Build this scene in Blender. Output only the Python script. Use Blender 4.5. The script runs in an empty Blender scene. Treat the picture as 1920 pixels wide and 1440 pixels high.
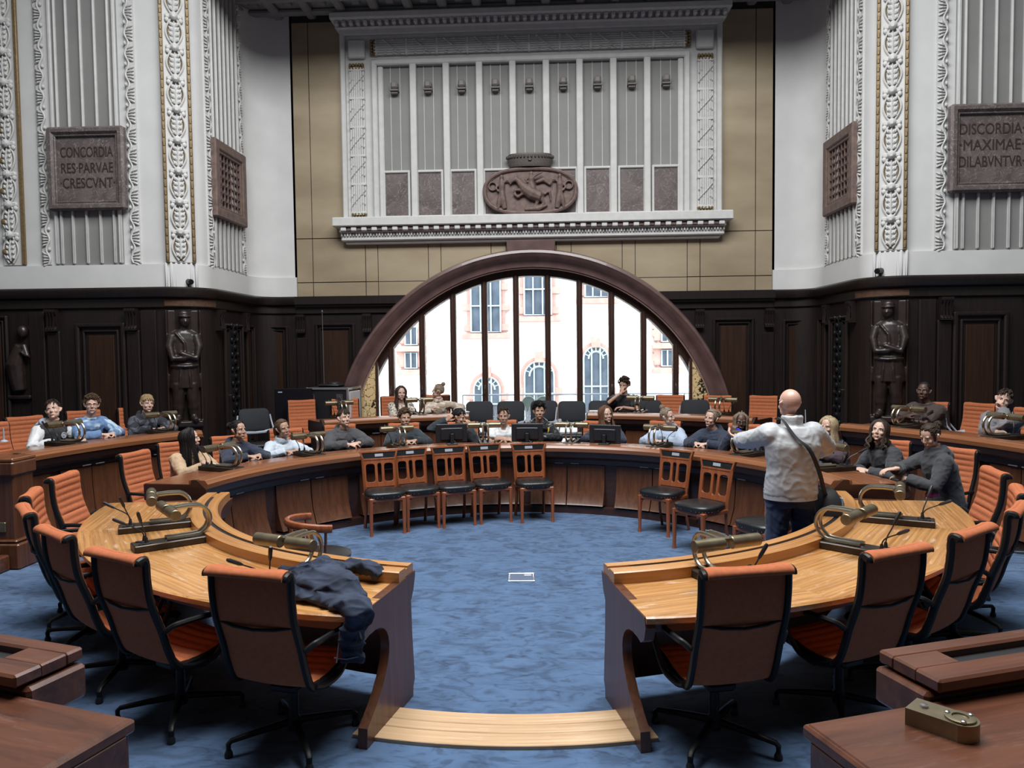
import bpy, bmesh, math, random
from math import sin, cos, pi, radians as R
from mathutils import Vector as V, Matrix, Euler, noise
random.seed(7)
scene = bpy.context.scene
COL = scene.collection

# ------------------------------------------------------------------ camera
CX, H, YAW, PIT, ROL, FPX = .249, 2.1535, .04558, .04663, .01131, 1405.
cam = bpy.data.objects.new('camera', bpy.data.cameras.new('camera'))
COL.objects.link(cam)
cam.data.sensor_width = 36.
cam.data.lens = FPX * 36. / 1920.
cam.data.clip_start = .05
cam.location = (CX, 0, H)
cam.matrix_world = (Matrix.Translation((CX, 0, H)) @ Matrix.Rotation(YAW, 4, 'Z')
                    @ Matrix.Rotation(pi / 2 - PIT, 4, 'X') @ Matrix.Rotation(-ROL, 4, 'Z'))
scene.camera = cam

# ------------------------------------------------------------------ light
world = bpy.data.worlds.new('overcast_sky'); scene.world = world
world.use_nodes = True
wn = world.node_tree.nodes
wn['Background'].inputs[0].default_value = (.86, .93, 1., 1)
wn['Background'].inputs[1].default_value = 9.


def area(name, loc, size, power, col, rot=(0, 0, 0), spread=pi):
    L = bpy.data.lights.new(name, 'AREA'); L.shape = 'RECTANGLE'
    L.size, L.size_y = size; L.energy = power; L.color = col; L.spread = spread
    o = bpy.data.objects.new(name, L); COL.objects.link(o)
    o.location = loc; o.rotation_euler = rot
    return o


area('skylight', (0, 5.3, 10.35), (8.8, 5.4), 2150, (.98, .99, 1.), spread=R(170))
vs = scene.view_settings
vs.view_transform = 'Standard'; vs.look = 'None'; vs.gamma = 1; vs.use_curve_mapping = False
vs.exposure = 0.0
scene.cycles.use_denoising = True
scene.cycles.max_bounces = 7
scene.cycles.diffuse_bounces = 3
scene.cycles.glossy_bounces = 3
scene.cycles.transparent_max_bounces = 8
scene.cycles.caustics_reflective = False
scene.cycles.caustics_refractive = False


# ------------------------------------------------------------------ helpers
def ray(px, py):
    c, s = cos(ROL), sin(ROL); a, b = px - 960, py - 720
    u = a * c - b * s; v = a * s + b * c
    X = u / FPX; up = -v / FPX
    Y = cos(PIT) + up * sin(PIT); Z = -sin(PIT) + up * cos(PIT)
    return V((X * cos(YAW) - Y * sin(YAW), X * sin(YAW) + Y * cos(YAW), Z))


def at(px, py, z):
    """the point of height z that the photograph shows at this pixel"""
    r = ray(px, py); t = (z - H) / r.z
    return V((CX + t * r.x, t * r.y, z))


def aty(px, py, y):
    r = ray(px, py); t = y / r.y
    return V((CX + t * r.x, y, H + t * r.z))


def nt(name):
    m = bpy.data.materials.new(name); m.use_nodes = True
    return m, m.node_tree.nodes, m.node_tree.links, m.node_tree.nodes['Principled BSDF']


def plain(name, col, rough=.6, metal=0., noise_amt=0., scale=8., bump=0., bscale=60., spec=.5, coat=0., sheen=0.):
    m, N, L, b = nt(name)
    b.inputs['Base Color'].default_value = (*col, 1)
    b.inputs['Roughness'].default_value = rough
    b.inputs['Metallic'].default_value = metal
    b.inputs['Specular IOR Level'].default_value = spec
    b.inputs['Coat Weight'].default_value = coat
    b.inputs['Sheen Weight'].default_value = sheen
    tc = N.new('ShaderNodeTexCoord')
    if noise_amt > 0:
        n = N.new('ShaderNodeTexNoise'); n.inputs['Scale'].default_value = scale; n.inputs['Detail'].default_value = 5
        L.new(tc.outputs['Object'], n.inputs['Vector'])
        r = N.new('ShaderNodeValToRGB')
        r.color_ramp.elements[0].position = .3; r.color_ramp.elements[1].position = .72
        r.color_ramp.elements[0].color = (*[c * (1 - noise_amt) for c in col], 1)
        r.color_ramp.elements[1].color = (*[min(1, c * (1 + noise_amt)) for c in col], 1)
        L.new(n.outputs['Fac'], r.inputs['Fac']); L.new(r.outputs['Color'], b.inputs['Base Color'])
    if bump > 0:
        n2 = N.new('ShaderNodeTexNoise'); n2.inputs['Scale'].default_value = bscale; n2.inputs['Detail'].default_value = 4
        L.new(tc.outputs['Object'], n2.inputs['Vector'])
        bp = N.new('ShaderNodeBump'); bp.inputs['Strength'].default_value = bump; bp.inputs['Distance'].default_value = .01
        L.new(n2.outputs['Fac'], bp.inputs['Height']); L.new(bp.outputs['Normal'], b.inputs['Normal'])
    return m


def wood(name, c0, c1, rough=.35, scale=(1.2, 30, 30), uv=False, coat=.15, wear=0., spec=.5):
    m, N, L, b = nt(name)
    tc = N.new('ShaderNodeTexCoord'); mp = N.new('ShaderNodeMapping')
    mp.inputs['Scale'].default_value = scale
    L.new(tc.outputs['UV' if uv else 'Object'], mp.inputs['Vector'])
    n = N.new('ShaderNodeTexNoise'); n.inputs['Scale'].default_value = 1.; n.inputs['Detail'].default_value = 7
    n.inputs['Roughness'].default_value = .62; n.inputs['Distortion'].default_value = .6
    L.new(mp.outputs['Vector'], n.inputs['Vector'])
    r = N.new('ShaderNodeValToRGB')
    r.color_ramp.elements[0].position = .32; r.color_ramp.elements[1].position = .7
    r.color_ramp.elements[0].color = (*c0, 1); r.color_ramp.elements[1].color = (*c1, 1)
    L.new(n.outputs['Fac'], r.inputs['Fac'])
    out = r.outputs['Color']
    if wear > 0:
        n3 = N.new('ShaderNodeTexNoise'); n3.inputs['Scale'].default_value = 2.2; n3.inputs['Detail'].default_value = 9
        n3.inputs['Roughness'].default_value = .75
        mp3 = N.new('ShaderNodeMapping'); mp3.inputs['Scale'].default_value = (1.5, 9, 9)
        L.new(tc.outputs['UV' if uv else 'Object'], mp3.inputs['Vector']); L.new(mp3.outputs['Vector'], n3.inputs['Vector'])
        r3 = N.new('ShaderNodeValToRGB'); r3.color_ramp.elements[0].position = .56; r3.color_ramp.elements[1].position = .68
        r3.color_ramp.elements[0].color = (0, 0, 0, 1); r3.color_ramp.elements[1].color = (wear, wear, wear, 1)
        L.new(n3.outputs['Fac'], r3.inputs['Fac'])
        mx = N.new('ShaderNodeMixRGB'); mx.inputs['Color2'].default_value = (*[min(1, .35 + .6 * c) for c in c1], 1)
        L.new(r3.outputs['Color'], mx.inputs['Fac']); L.new(out, mx.inputs['Color1']); out = mx.outputs['Color']
    L.new(out, b.inputs['Base Color'])
    b.inputs['Roughness'].default_value = rough; b.inputs['Coat Weight'].default_value = coat
    b.inputs['Coat Roughness'].default_value = .25; b.inputs['Specular IOR Level'].default_value = spec
    bp = N.new('ShaderNodeBump'); bp.inputs['Strength'].default_value = .08; bp.inputs['Distance'].default_value = .005
    L.new(n.outputs['Fac'], bp.inputs['Height']); L.new(bp.outputs['Normal'], b.inputs['Normal'])
    return m


class B:
    """collects shapes and links them as ONE mesh object"""
    def __init__(self):
        self.bm = bmesh.new(); self.uv = self.bm.loops.layers.uv.new('UVMap'); self.mi = 0

    def face(self, vs, uvs=None):
        try: f = self.bm.faces.new(vs)
        except ValueError: return None
        f.material_index = self.mi
        if uvs:
            for l, u in zip(f.loops, uvs): l[self.uv].uv = u
        return f

    def verts(self, pts, M=None):
        return [self.bm.verts.new(M @ V(p) if M else V(p)) for p in pts]

    def box(self, c, s, M=None, bev=0., rz=0.):
        x, y, z = (k / 2 + random.uniform(-.0005, .0005) for k in s)   # no two faces quite flush
        T = Matrix.Translation(c) @ Matrix.Rotation(rz, 4, 'Z')
        if M: T = M @ T
        b = min(bev, x * .9, y * .9, z * .9)
        if b <= 0:
            p = self.verts([(i * x, j * y, k * z) for i in (-1, 1) for j in (-1, 1) for k in (-1, 1)], T)
            for q in ((0, 1, 3, 2), (4, 6, 7, 5), (0, 4, 5, 1), (2, 3, 7, 6), (0, 2, 6, 4), (1, 5, 7, 3)):
                self.face([p[i] for i in q])
            return
        P = {}
        for i in (-1, 1):
            for j in (-1, 1):
                for k in (-1, 1):
                    for a in range(3):
                        d = [i * (x - b), j * (y - b), k * (z - b)]
                        d[a] = (i * x, j * y, k * z)[a]
                        P[i, j, k, a] = self.bm.verts.new(T @ V(d))
        s_ = (-1, 1)
        for a in range(3):
            o = [q for q in range(3) if q != a]
            for sg in s_:
                ring = []
                for u, w in ((-1, -1), (1, -1), (1, 1), (-1, 1)):
                    k = [0, 0, 0]; k[a] = sg; k[o[0]] = u; k[o[1]] = w
                    ring.append(P[k[0], k[1], k[2], a])
                flip = (sg < 0) ^ (a == 1)
                self.face(ring[::-1] if flip else ring)
        for a in range(3):
            o = [q for q in range(3) if q != a]
            for u in s_:
                for w in s_:
                    def g(e, ax):
                        k = [0, 0, 0]; k[a] = e; k[o[0]] = u; k[o[1]] = w
                        return P[k[0], k[1], k[2], ax]
                    self.face([g(-1, o[0]), g(1, o[0]), g(1, o[1]), g(-1, o[1])])
        for i in s_:
            for j in s_:
                for k in s_:
                    self.face([P[i, j, k, 0], P[i, j, k, 1], P[i, j, k, 2]])

    def loft(self, rings, caps=True, close=True, M=None):
        """rings: lists of points with equal counts"""
        vr = [self.verts(r, M) for r in rings]
        n = len(vr[0])
        for a, b_ in zip(vr, vr[1:]):
            for i in range(n if close else n - 1):
                j = (i + 1) % n
                self.face([a[i], a[j], b_[j], b_[i]])
        if caps and close:
            self.face(vr[0][::-1]); self.face(vr[-1])
        return vr

    def tube(self, pts, r, n=8, M=None, flat=None, caps=True, up=None):
        """tube along points; r a number or one per point; flat=(a,b) scales the two axes of the section"""
        pts = [V(p) for p in pts]
        rr = r if isinstance(r, (list, tuple)) else [r] * len(pts)
        rings = []; ref = V(up) if up else None
        prev = None
        for i, p in enumerate(pts):
            t = (pts[min(i + 1, len(pts) - 1)] - pts[max(i - 1, 0)])
            if t.length < 1e-9: t = V((0, 0, 1))
            t.normalize()
            if ref is not None: a = ref.cross(t)
            elif prev is None: a = (V((0, 0, 1)) if abs(t.z) < .9 else V((1, 0, 0))).cross(t)
            else: a = prev - t * prev.dot(t)
            if a.length < 1e-6: a = V((1, 0, 0)).cross(t)
            if a.length < 1e-6: a = V((0, 1, 0)).cross(t)
            a.normalize(); prev = a; b_ = t.cross(a)
            fa, fb = flat if flat else (1, 1)
            if isinstance(rr[i], (tuple, list)): fa, fb, k = rr[i][0], rr[i][1], 1.
            else: k = rr[i]
            rings.append([p + (a * cos(2 * pi * j / n) * fa + b_ * sin(2 * pi * j / n) * fb) * k for j in range(n)])
        return self.loft(rings, caps, True, M)

    def lathe(self, prof, n=16, M=None, c=(0, 0, 0)):
        c = V(c)
        self.loft([[c + V((r * cos(2 * pi * j / n), r * sin(2 * pi * j / n), z)) for j in range(n)] for r, z in prof], True, True, M)

    def ell(self, c, r, M=None, nu=12, nv=8, rot=None):
        c = V(c); r = r if isinstance(r, (tuple, list)) else (r, r, r)
        Q = rot.to_matrix() if rot else None
        rings = []
        for i in range(1, nv):
            th = pi * i / nv
            ring = []
            for j in range(nu):
                d = V((r[0] * sin(th) * cos(2 * pi * j / nu), r[1] * sin(th) * sin(2 * pi * j / nu), -r[2] * cos(th)))
                ring.append(c + (Q @ d if Q else d))
            rings.append(ring)
        vr = self.loft(rings, False, True, M)
        for sgn, ring in ((-1, vr[0]), (1, vr[-1])):
            d = V((0, 0, sgn * r[2])); p = c + (Q @ d if Q else d)
            v = self.bm.verts.new(M @ p if M else p)
            for j in range(nu):
                k = (j + 1) % nu
                self.face([ring[k], ring[j], v] if sgn < 0 else [ring[j], ring[k], v])

    def prism(self, poly, d0, d1, M=None, axis='z'):
        def mk(p, d): return (p[0], p[1], d) if axis == 'z' else ((p[0], d, p[1]) if axis == 'y' else (d, p[0], p[1]))
        a = self.verts([mk(p, d0) for p in poly], M); b_ = self.verts([mk(p, d1) for p in poly], M)
        n = len(poly)
        self.face(a[::-1]); self.face(b_)
        for i in range(n): self.face([a[i], a[(i + 1) % n], b_[(i + 1) % n], b_[i]])

    def arc(self, c, prof, a0, a1, n, rf=None, uvf=None, caps=True, close=True):
        """sweep a closed (r, z) profile about the vertical through c"""
        rings = []
        for k in range(n + 1):
            t = k / n; a = a0 + (a1 - a0) * t
            rings.append([V((c[0] + (rf(r, t) if rf else r) * cos(a), c[1] + (rf(r, t) if rf else r) * sin(a), z)) for r, z in prof])
        vr = [self.verts(r) for r in rings]
        m = len(prof); acc = [0]
        for i in range(m):
            p, q = prof[i], prof[(i + 1) % m]; acc.append(acc[-1] + math.hypot(p[0] - q[0], p[1] - q[1]))
        rm = sum(p[0] for p in prof) / m
        for k in range(n):
            for i in range(m if close else m - 1):
                j = (i + 1) % m
                u0, u1 = rm * abs(a1 - a0) * k / n, rm * abs(a1 - a0) * (k + 1) / n
                q = [vr[k][i], vr[k][j], vr[k + 1][j], vr[k + 1][i]]
                u = [(u0, acc[i]), (u0, acc[i + 1]), (u1, acc[i + 1]), (u1, acc[i])]
                if uvf: u = [uvf(v.co, k / n) for v in q]
                self.face(q, u)
        if caps and close:
            self.face(vr[0][::-1], [(p[0], p[1]) for p in prof][::-1]); self.face(vr[-1], [(p[0], p[1]) for p in prof])

    def sweep(self, path, prof, close=False):
        """sweep an open/closed (offset, z) profile along a plan polyline; offset is to the path's left"""
        P = [V((p[0], p[1])) for p in path]; n = len(P); rings = []
        for i, p in enumerate(P):
            d0 = (P[i] - P[i - 1]).normalized() if i else None
            d1 = (P[i + 1] - P[i]).normalized() if i < n - 1 else None
            d0 = d0 or d1; d1 = d1 or d0
            n0, n1 = V((-d0.y, d0.x)), V((-d1.y, d1.x))
            m = n0 + n1; m = m / max(.3, m.dot(n0))
            rings.append([V((p.x + m.x * o, p.y + m.y * o, z)) for o, z in prof])
        self.loft(rings, close, close)

    def build(self, name, mats, parent=None, loc=None, smooth=35, rz=None):
        bmesh.ops.recalc_face_normals(self.bm, faces=self.bm.faces[:])
        me = bpy.data.meshes.new(name); self.bm.to_mesh(me); self.bm.free()
        return link(name, me, mats, parent, loc, smooth, rz)


def link(name, me, mats, parent=None, loc=None, smooth=35, rz=None):
    for m in (mats if isinstance(mats, (list, tuple)) else [mats]): me.materials.append(m)
    if smooth:
        me.shade_smooth(); me.set_sharp_from_angle(angle=R(smooth))
    o = bpy.data.objects.new(name, me); COL.objects.link(o)
    if parent: o.parent = parent
    if loc is not None: o.location = loc
    if rz is not None: o.rotation_euler.z = rz
    return o


def tag(o, label, cat, group=None):
    o['label'] = label; o['category'] = cat
    if group: o['group'] = group
    return o


def thing(name, label, cat, loc=(0, 0, 0), rz=0., group=None):
    o = bpy.data.objects.new(name, None); COL.objects.link(o)
    o.empty_display_size = .1
    o.location = loc; o.rotation_euler = (0, 0, rz)
    return tag(o, label, cat, group)


def struct(o):
    o['kind'] = 'structure'; return o


def dup(root, loc, rz, label, group=None, keep=None):
    """a copy of a thing with copies of its parts and sub-parts"""
    r = root.copy(); COL.objects.link(r); r.location = loc; r.rotation_euler = (0, 0, rz)
    r['label'] = label
    if group: r['group'] = group
    for ch in list(root.children):
        c = ch.copy(); COL.objects.link(c); c.parent = r
        for g in list(ch.children):
            d = g.copy(); COL.objects.link(d); d.parent = c
    return r


bench = bpy.data.scenes.new('bench')                           # modifiers and text are worked out here, then the scene is dropped


def evaluated_mesh(o):
    with bpy.context.temp_override(scene=bench, view_layer=bench.view_layers[0]):
        dg = bpy.context.evaluated_depsgraph_get()
        return bpy.data.meshes.new_from_object(o.evaluated_get(dg))


def text_mesh(s, size, extrude, align='CENTER', space=1.):
    c = bpy.data.curves.new('txt', 'FONT'); c.body = s; c.size = size; c.extrude = extrude
    c.align_x = align; c.align_y = 'CENTER'; c.space_character = space
    o = bpy.data.objects.new('txt', c); bench.collection.objects.link(o)
    me = evaluated_mesh(o); bpy.data.objects.remove(o)
    return me


def shape2d(outer, holes, ext, bev=0.):
    """flat plate (x, y) with holes, thickness 2*ext about z = 0"""
    c = bpy.data.curves.new('shp', 'CURVE'); c.dimensions = '2D'; c.fill_mode = 'BOTH'; c.extrude = ext; c.bevel_depth = bev
    for pl in [outer] + list(holes):
        s = c.splines.new('POLY'); s.points.add(len(pl) - 1); s.use_cyclic_u = True
        for p, q in zip(s.points, pl): p.co = (q[0], q[1], 0, 1)
    o = bpy.data.objects.new('shp', c); bench.collection.objects.link(o)
    me = evaluated_mesh(o); bpy.data.objects.remove(o)
    return me


def merge_mesh(b, me, M):
    """add a mesh's faces to builder b under matrix M"""
    vs = [b.bm.verts.new(M @ v.co) for v in me.vertices]
    for p in me.polygons: b.face([vs[i] for i in p.vertices])


def remeshed(b, voxel, smooth_it=2, fac=.5):
    """close all shapes of builder b into one continuous skin"""
    bmesh.ops.recalc_face_normals(b.bm, faces=b.bm.faces[:])
    me = bpy.data.meshes.new('tmp'); b.bm.to_mesh(me); b.bm.free()
    o = bpy.data.objects.new('tmp', me); bench.collection.objects.link(o)
    m = o.modifiers.new('r', 'REMESH'); m.mode = 'VOXEL'; m.voxel_size = voxel; m.use_smooth_shade = True
    if smooth_it:
        s = o.modifiers.new('s', 'SMOOTH'); s.factor = fac; s.iterations = smooth_it
    out = evaluated_mesh(o)
    bpy.data.objects.remove(o); bpy.data.meshes.remove(me)
    return out


def push(me, f):
    """move every vertex along its normal by f(position)"""
    n = len(me.vertices); no = [v.normal.copy() for v in me.vertices]; co = [v.co.copy() for v in me.vertices]
    me.vertices.foreach_set('co', [x for p, q in zip(co, no) for x in (p + q * f(p))]); me.update()


def copysign_pow(v, k): return math.copysign(abs(v) ** k, v)


def rrect(x0, y0, x1, y1, r, n=5):
    p = []
    for cx, cy, a in ((x1 - r, y0 + r, -90), (x1 - r, y1 - r, 0), (x0 + r, y1 - r, 90), (x0 + r, y0 + r, 180)):
        for k in range(n + 1):
            t = R(a + 90 * k / n); p.append((cx + r * cos(t), cy + r * sin(t)))
    return p


def bez(p0, p1, p2, p3, n=8):
    p0, p1, p2, p3 = map(V, (p0, p1, p2, p3))
    return [p0 * (1 - t) ** 3 + p1 * 3 * t * (1 - t) ** 2 + p2 * 3 * t * t * (1 - t) + p3 * t ** 3 for t in [i / n for i in range(n + 1)]]


def smoothline(pts, n=6):
    """Catmull-Rom through the points"""
    P = [V(p) for p in pts]; out = []
    for i in range(len(P) - 1):
        a, b_, c, d = P[max(i - 1, 0)], P[i], P[i + 1], P[min(i + 2, len(P) - 1)]
        for k in range(n):
            t = k / n
            out.append(.5 * ((2 * b_) + (c - a) * t + (2 * a - 5 * b_ + 4 * c - d) * t * t + (3 * b_ - a - 3 * c + d) * t ** 3))
    out.append(P[-1]); return out


# ------------------------------------------------------------------ materials
M_plaster = plain('white_plaster', (.62, .62, .61), .75, noise_amt=.05, scale=2.5, bump=.05, bscale=30)
M_plaster2 = plain('grey_plaster', (.235, .235, .225), .75, noise_amt=.05, scale=3)
M_stucco = plain('white_stucco', (.58, .58, .56), .65, noise_amt=.06, scale=9, bump=.08, bscale=50)
M_gilt = plain('gilt_edge', (.21, .145, .07), .5, .3, noise_amt=.25, scale=30)
M_brass = plain('aged_brass', (.235, .2, .13), .38, .85, noise_amt=.2, scale=14)
M_brassdark = plain('dark_bronze_plate', (.05, .04, .032), .42, .6, noise_amt=.2, scale=14)
M_tube = plain('pale_brass_tube', (.4, .36, .28), .28, .95, noise_amt=.1, scale=14)
M_black = plain('black_plastic', (.012, .012, .014), .45)
M_blackmetal = plain('black_lacquer_metal', (.008, .008, .009), .42, 0., spec=.22)
M_darkpaint = plain('screen_black', (.006, .006, .009), .3)
M_grey = plain('grey_plastic', (.35, .37, .42), .5)
M_chrome = plain('chrome', (.65, .65, .66), .2, 1.)
M_leather = plain('black_leather', (.012, .013, .014), .33, noise_amt=.3, scale=20, bump=.25, bscale=140, coat=.1)
M_orange = plain('orange_wool', (.40, .125, .055), .9, noise_amt=.1, scale=40, bump=.15, bscale=500, spec=.2)
M_marble = None


def marble(name, col, vein, rough=.35, scale=2.5):
    m, N, L, b = nt(name)
    tc = N.new('ShaderNodeTexCoord')
    n = N.new('ShaderNodeTexNoise'); n.inputs['Scale'].default_value = scale; n.inputs['Detail'].default_value = 8
    n.inputs['Distortion'].default_value = 1.6
    L.new(tc.outputs['Object'], n.inputs['Vector'])
    r = N.new('ShaderNodeValToRGB')
    e = r.color_ramp.elements; e[0].position = .3; e[0].color = (*[c * .7 for c in col], 1)
    e[1].position = .6; e[1].color = (*[c * 1.2 for c in col], 1)
    L.new(n.outputs['Fac'], r.inputs['Fac'])
    w = N.new('ShaderNodeTexNoise'); w.inputs['Scale'].default_value = scale * 1.7; w.inputs['Detail'].default_value = 6
    w.inputs['Distortion'].default_value = 3.
    L.new(tc.outputs['Object'], w.inputs['Vector'])
    r2 = N.new('ShaderNodeValToRGB'); e = r2.color_ramp.elements
    e[0].position = .485; e[0].color = (0, 0, 0, 1); e[1].position = .5; e[1].color = (.8, .8, .8, 1)
    x = r2.color_ramp.elements.new(.515); x.color = (0, 0, 0, 1)
    L.new(w.outputs['Fac'], r2.inputs['Fac'])
    mx = N.new('ShaderNodeMixRGB'); mx.inputs['Color2'].default_value = (*vein, 1)
    L.new(r2.outputs['Color'], mx.inputs['Fac']); L.new(r.outputs['Color'], mx.inputs['Color1'])
    L.new(mx.outputs['Color'], b.inputs['Base Color']); b.inputs['Roughness'].default_value = rough
    return m


M_marble = marble('red_brown_marble', (.12, .095, .092), (.34, .31, .29))
M_letter = plain('carved_letter', (.035, .022, .02), .6)
M_sand = plain('brown_sandstone', (.15, .10, .085), .6, noise_amt=.3, scale=14, bump=.1, bscale=80)
M_archstone = plain('red_brown_stone', (.12, .072, .066), .33, noise_amt=.22, scale=5, coat=.2)
M_wain = wood('dark_panel_wood', (.0095, .007, .0065), (.02, .0128, .011), .36, (30, 30, 1.6), coat=.12)
M_wainlight = wood('dark_panel_wood_field', (.022, .0105, .0065), (.042, .019, .0105), .36, (26, 26, 1.4), coat=.12)
M_desk = wood('mahogany_front', (.062, .022, .0105), (.125, .046, .021), .36, (24, 24, 1.2), coat=.2)
M_deskdark = wood('dark_mahogany', (.028, .012, .009), (.055, .022, .014), .34, (1.5, 20, 20), coat=.2)
M_redtop = wood('red_mahogany_top', (.15, .055, .025), (.28, .11, .048), .22, (.7, 26, 26), uv=True, coat=.25, wear=.12)
M_rail = wood('mahogany_rail', (.17, .062, .027), (.29, .115, .046), .3, (1, 30, 30), uv=True, coat=.2)
M_top = wood('honey_tabletop', (.27, .115, .034), (.58, .31, .11), .28, (.9, 48, 48), uv=True, coat=.3, wear=.75)
M_toprail = wood('honey_rail', (.32, .14, .045), (.5, .25, .085), .3, (1, 30, 30), uv=True, coat=.25)
M_chairwood = wood('reddish_beech', (.19, .052, .02), (.31, .095, .035), .34, (22, 22, 1.5), coat=.2)
M_plank = wood('pale_oak_plank', (.42, .26, .14), (.66, .47, .29), .3, (1, 30, 30), uv=True, wear=.5)
M_fore = wood('dark_red_mahogany', (.05, .0175, .01), (.13, .046, .023), .3, (1., 14, 14), coat=.12, wear=.1)
M_mull = wood('window_wood', (.035, .016, .011), (.06, .027, .019), .4, (25, 25, 1.5))


def carpet():
    m, N, L, b = nt('blue_pile_carpet')
    tc = N.new('ShaderNodeTexCoord')
    mp = N.new('ShaderNodeMapping'); mp.inputs['Scale'].default_value = (.7, 1.15, 1); L.new(tc.outputs['Object'], mp.inputs['Vector'])
    n = N.new('ShaderNodeTexNoise'); n.inputs['Scale'].default_value = 5.5; n.inputs['Detail'].default_value = 4
    n.inputs['Roughness'].default_value = .6; n.inputs['Distortion'].default_value = 1.2
    L.new(mp.outputs['Vector'], n.inputs['Vector'])
    n2 = N.new('ShaderNodeTexNoise'); n2.inputs['Scale'].default_value = 900; n2.inputs['Detail'].default_value = 2
    L.new(tc.outputs['Object'], n2.inputs['Vector'])
    r = N.new('ShaderNodeValToRGB'); e = r.color_ramp.elements
    e[0].position = .38; e[0].color = (.046, .085, .16, 1); e[1].position = .5; e[1].color = (.07, .13, .24, 1)
    x = e.new(.66); x.color = (.084, .152, .275, 1)
    mp4 = N.new('ShaderNodeMapping'); mp4.inputs['Scale'].default_value = (5, 11, 1); mp4.inputs['Rotation'].default_value = (0, 0, .25); L.new(tc.outputs['Object'], mp4.inputs['Vector'])
    n4 = N.new('ShaderNodeTexNoise'); n4.inputs['Scale'].default_value = 1.; n4.inputs['Detail'].default_value = 3; n4.inputs['Distortion'].default_value = 2.
    L.new(mp4.outputs['Vector'], n4.inputs['Vector'])
    r4 = N.new('ShaderNodeValToRGB'); e4 = r4.color_ramp.elements; e4[0].position = .34; e4[0].color = (.62, .62, .64, 1); e4[1].position = .46; e4[1].color = (1, 1, 1, 1)
    L.new(n4.outputs['Fac'], r4.inputs['Fac'])
    mu = N.new('ShaderNodeMixRGB'); mu.blend_type = 'MULTIPLY'; mu.inputs['Fac'].default_value = 1
    L.new(n.outputs['Fac'], r.inputs['Fac']); L.new(r.outputs['Color'], mu.inputs['Color1']); L.new(r4.outputs['Color'], mu.inputs['Color2']); L.new(mu.outputs['Color'], b.inputs['Base Color'])
    b.inputs['Roughness'].default_value = 1; b.inputs['Sheen Weight'].default_value = .25; b.inputs['Specular IOR Level'].default_value = .1
    bp = N.new('ShaderNodeBump'); bp.inputs['Strength'].default_value = .5; bp.inputs['Distance'].default_value = .006
    L.new(n2.outputs['Fac'], bp.inputs['Height']); L.new(bp.outputs['Normal'], b.inputs['Normal'])
    return m


M_carpet = carpet()


def goldwall():
    m, N, L, b = nt('tarnished_gold_leaf')
    tc = N.new('ShaderNodeTexCoord')
    mp = N.new('ShaderNodeMapping'); mp.inputs['Scale'].default_value = (.5, 1, 1.3); L.new(tc.outputs['Object'], mp.inputs['Vector'])
    n = N.new('ShaderNodeTexNoise'); n.inputs['Scale'].default_value = 1.6; n.inputs['Detail'].default_value = 6
    L.new(mp.outputs['Vector'], n.inputs['Vector'])
    r = N.new('ShaderNodeValToRGB'); e = r.color_ramp.elements
    e[0].position = .3; e[0].color = (.30, .235, .15, 1); e[1].position = .7; e[1].color = (.42, .345, .235, 1)
    L.new(n.outputs['Fac'], r.inputs['Fac']); L.new(r.outputs['Color'], b.inputs['Base Color'])
    b.inputs['Metallic'].default_value = .2; b.inputs['Roughness'].default_value = .45
    return m


M_gold = goldwall()
M_groove = plain('dark_joint', (.03, .024, .02), .8)


def glass(name, tint=(1, 1, 1), gloss=.09):
    m, N, L, b = nt(name); N.remove(b)
    t = N.new('ShaderNodeBsdfTransparent'); t.inputs[0].default_value = (*tint, 1)
    g = N.new('ShaderNodeBsdfGlossy'); g.inputs['Roughness'].default_value = .02
    f = N.new('ShaderNodeFresnel'); f.inputs[0].default_value = 1.45
    mx = N.new('ShaderNodeMixShader'); L.new(f.outputs[0], mx.inputs[0]); L.new(t.outputs[0], mx.inputs[1]); L.new(g.outputs[0], mx.inputs[2])
    L.new(mx.outputs[0], N['Material Output'].inputs['Surface'])
    return m


M_glass = glass('clear_window_glass', (.97, .985, .98))

# ------------------------------------------------------------------ the room
YB, YS, XA = 13.6, 11.2, 5.05           # back wall, side walls facing the hall, half width of the recess
ZC, ZR, ZW = 10.4, 8.12, 3.139          # hall ceiling, recess ceiling, top of the panelling
ARC_Z, ARC_R = .2975, 3.63              # centre height and outer radius of the round-headed window surround


def arcpts(cx, cy, r, a0, a1, n):
    return [(cx + r * cos(R(a0 + (a1 - a0) * k / n)), cy + r * sin(R(a0 + (a1 - a0) * k / n))) for k in range(n + 1)]


path_l = [(-9.2, YS), (-5.5, YS)] + arcpts(-5.5, YS + .45, .45, -90, 0, 8)[1:] + [(-XA, 13.1)] + arcpts(-XA + .5, 13.1, .5, 180, 90, 8)[1:] + [(-4.28, YB)]
path_r = [(-x, y) for x, y in path_l[::-1]]

b = B(); b.box((0, 3.5, -.05), (19, 20.4, .1)); f = struct(b.build('floor', M_carpet, smooth=0))
f.data.materials.clear(); f.data.materials.append(M_carpet)

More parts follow.
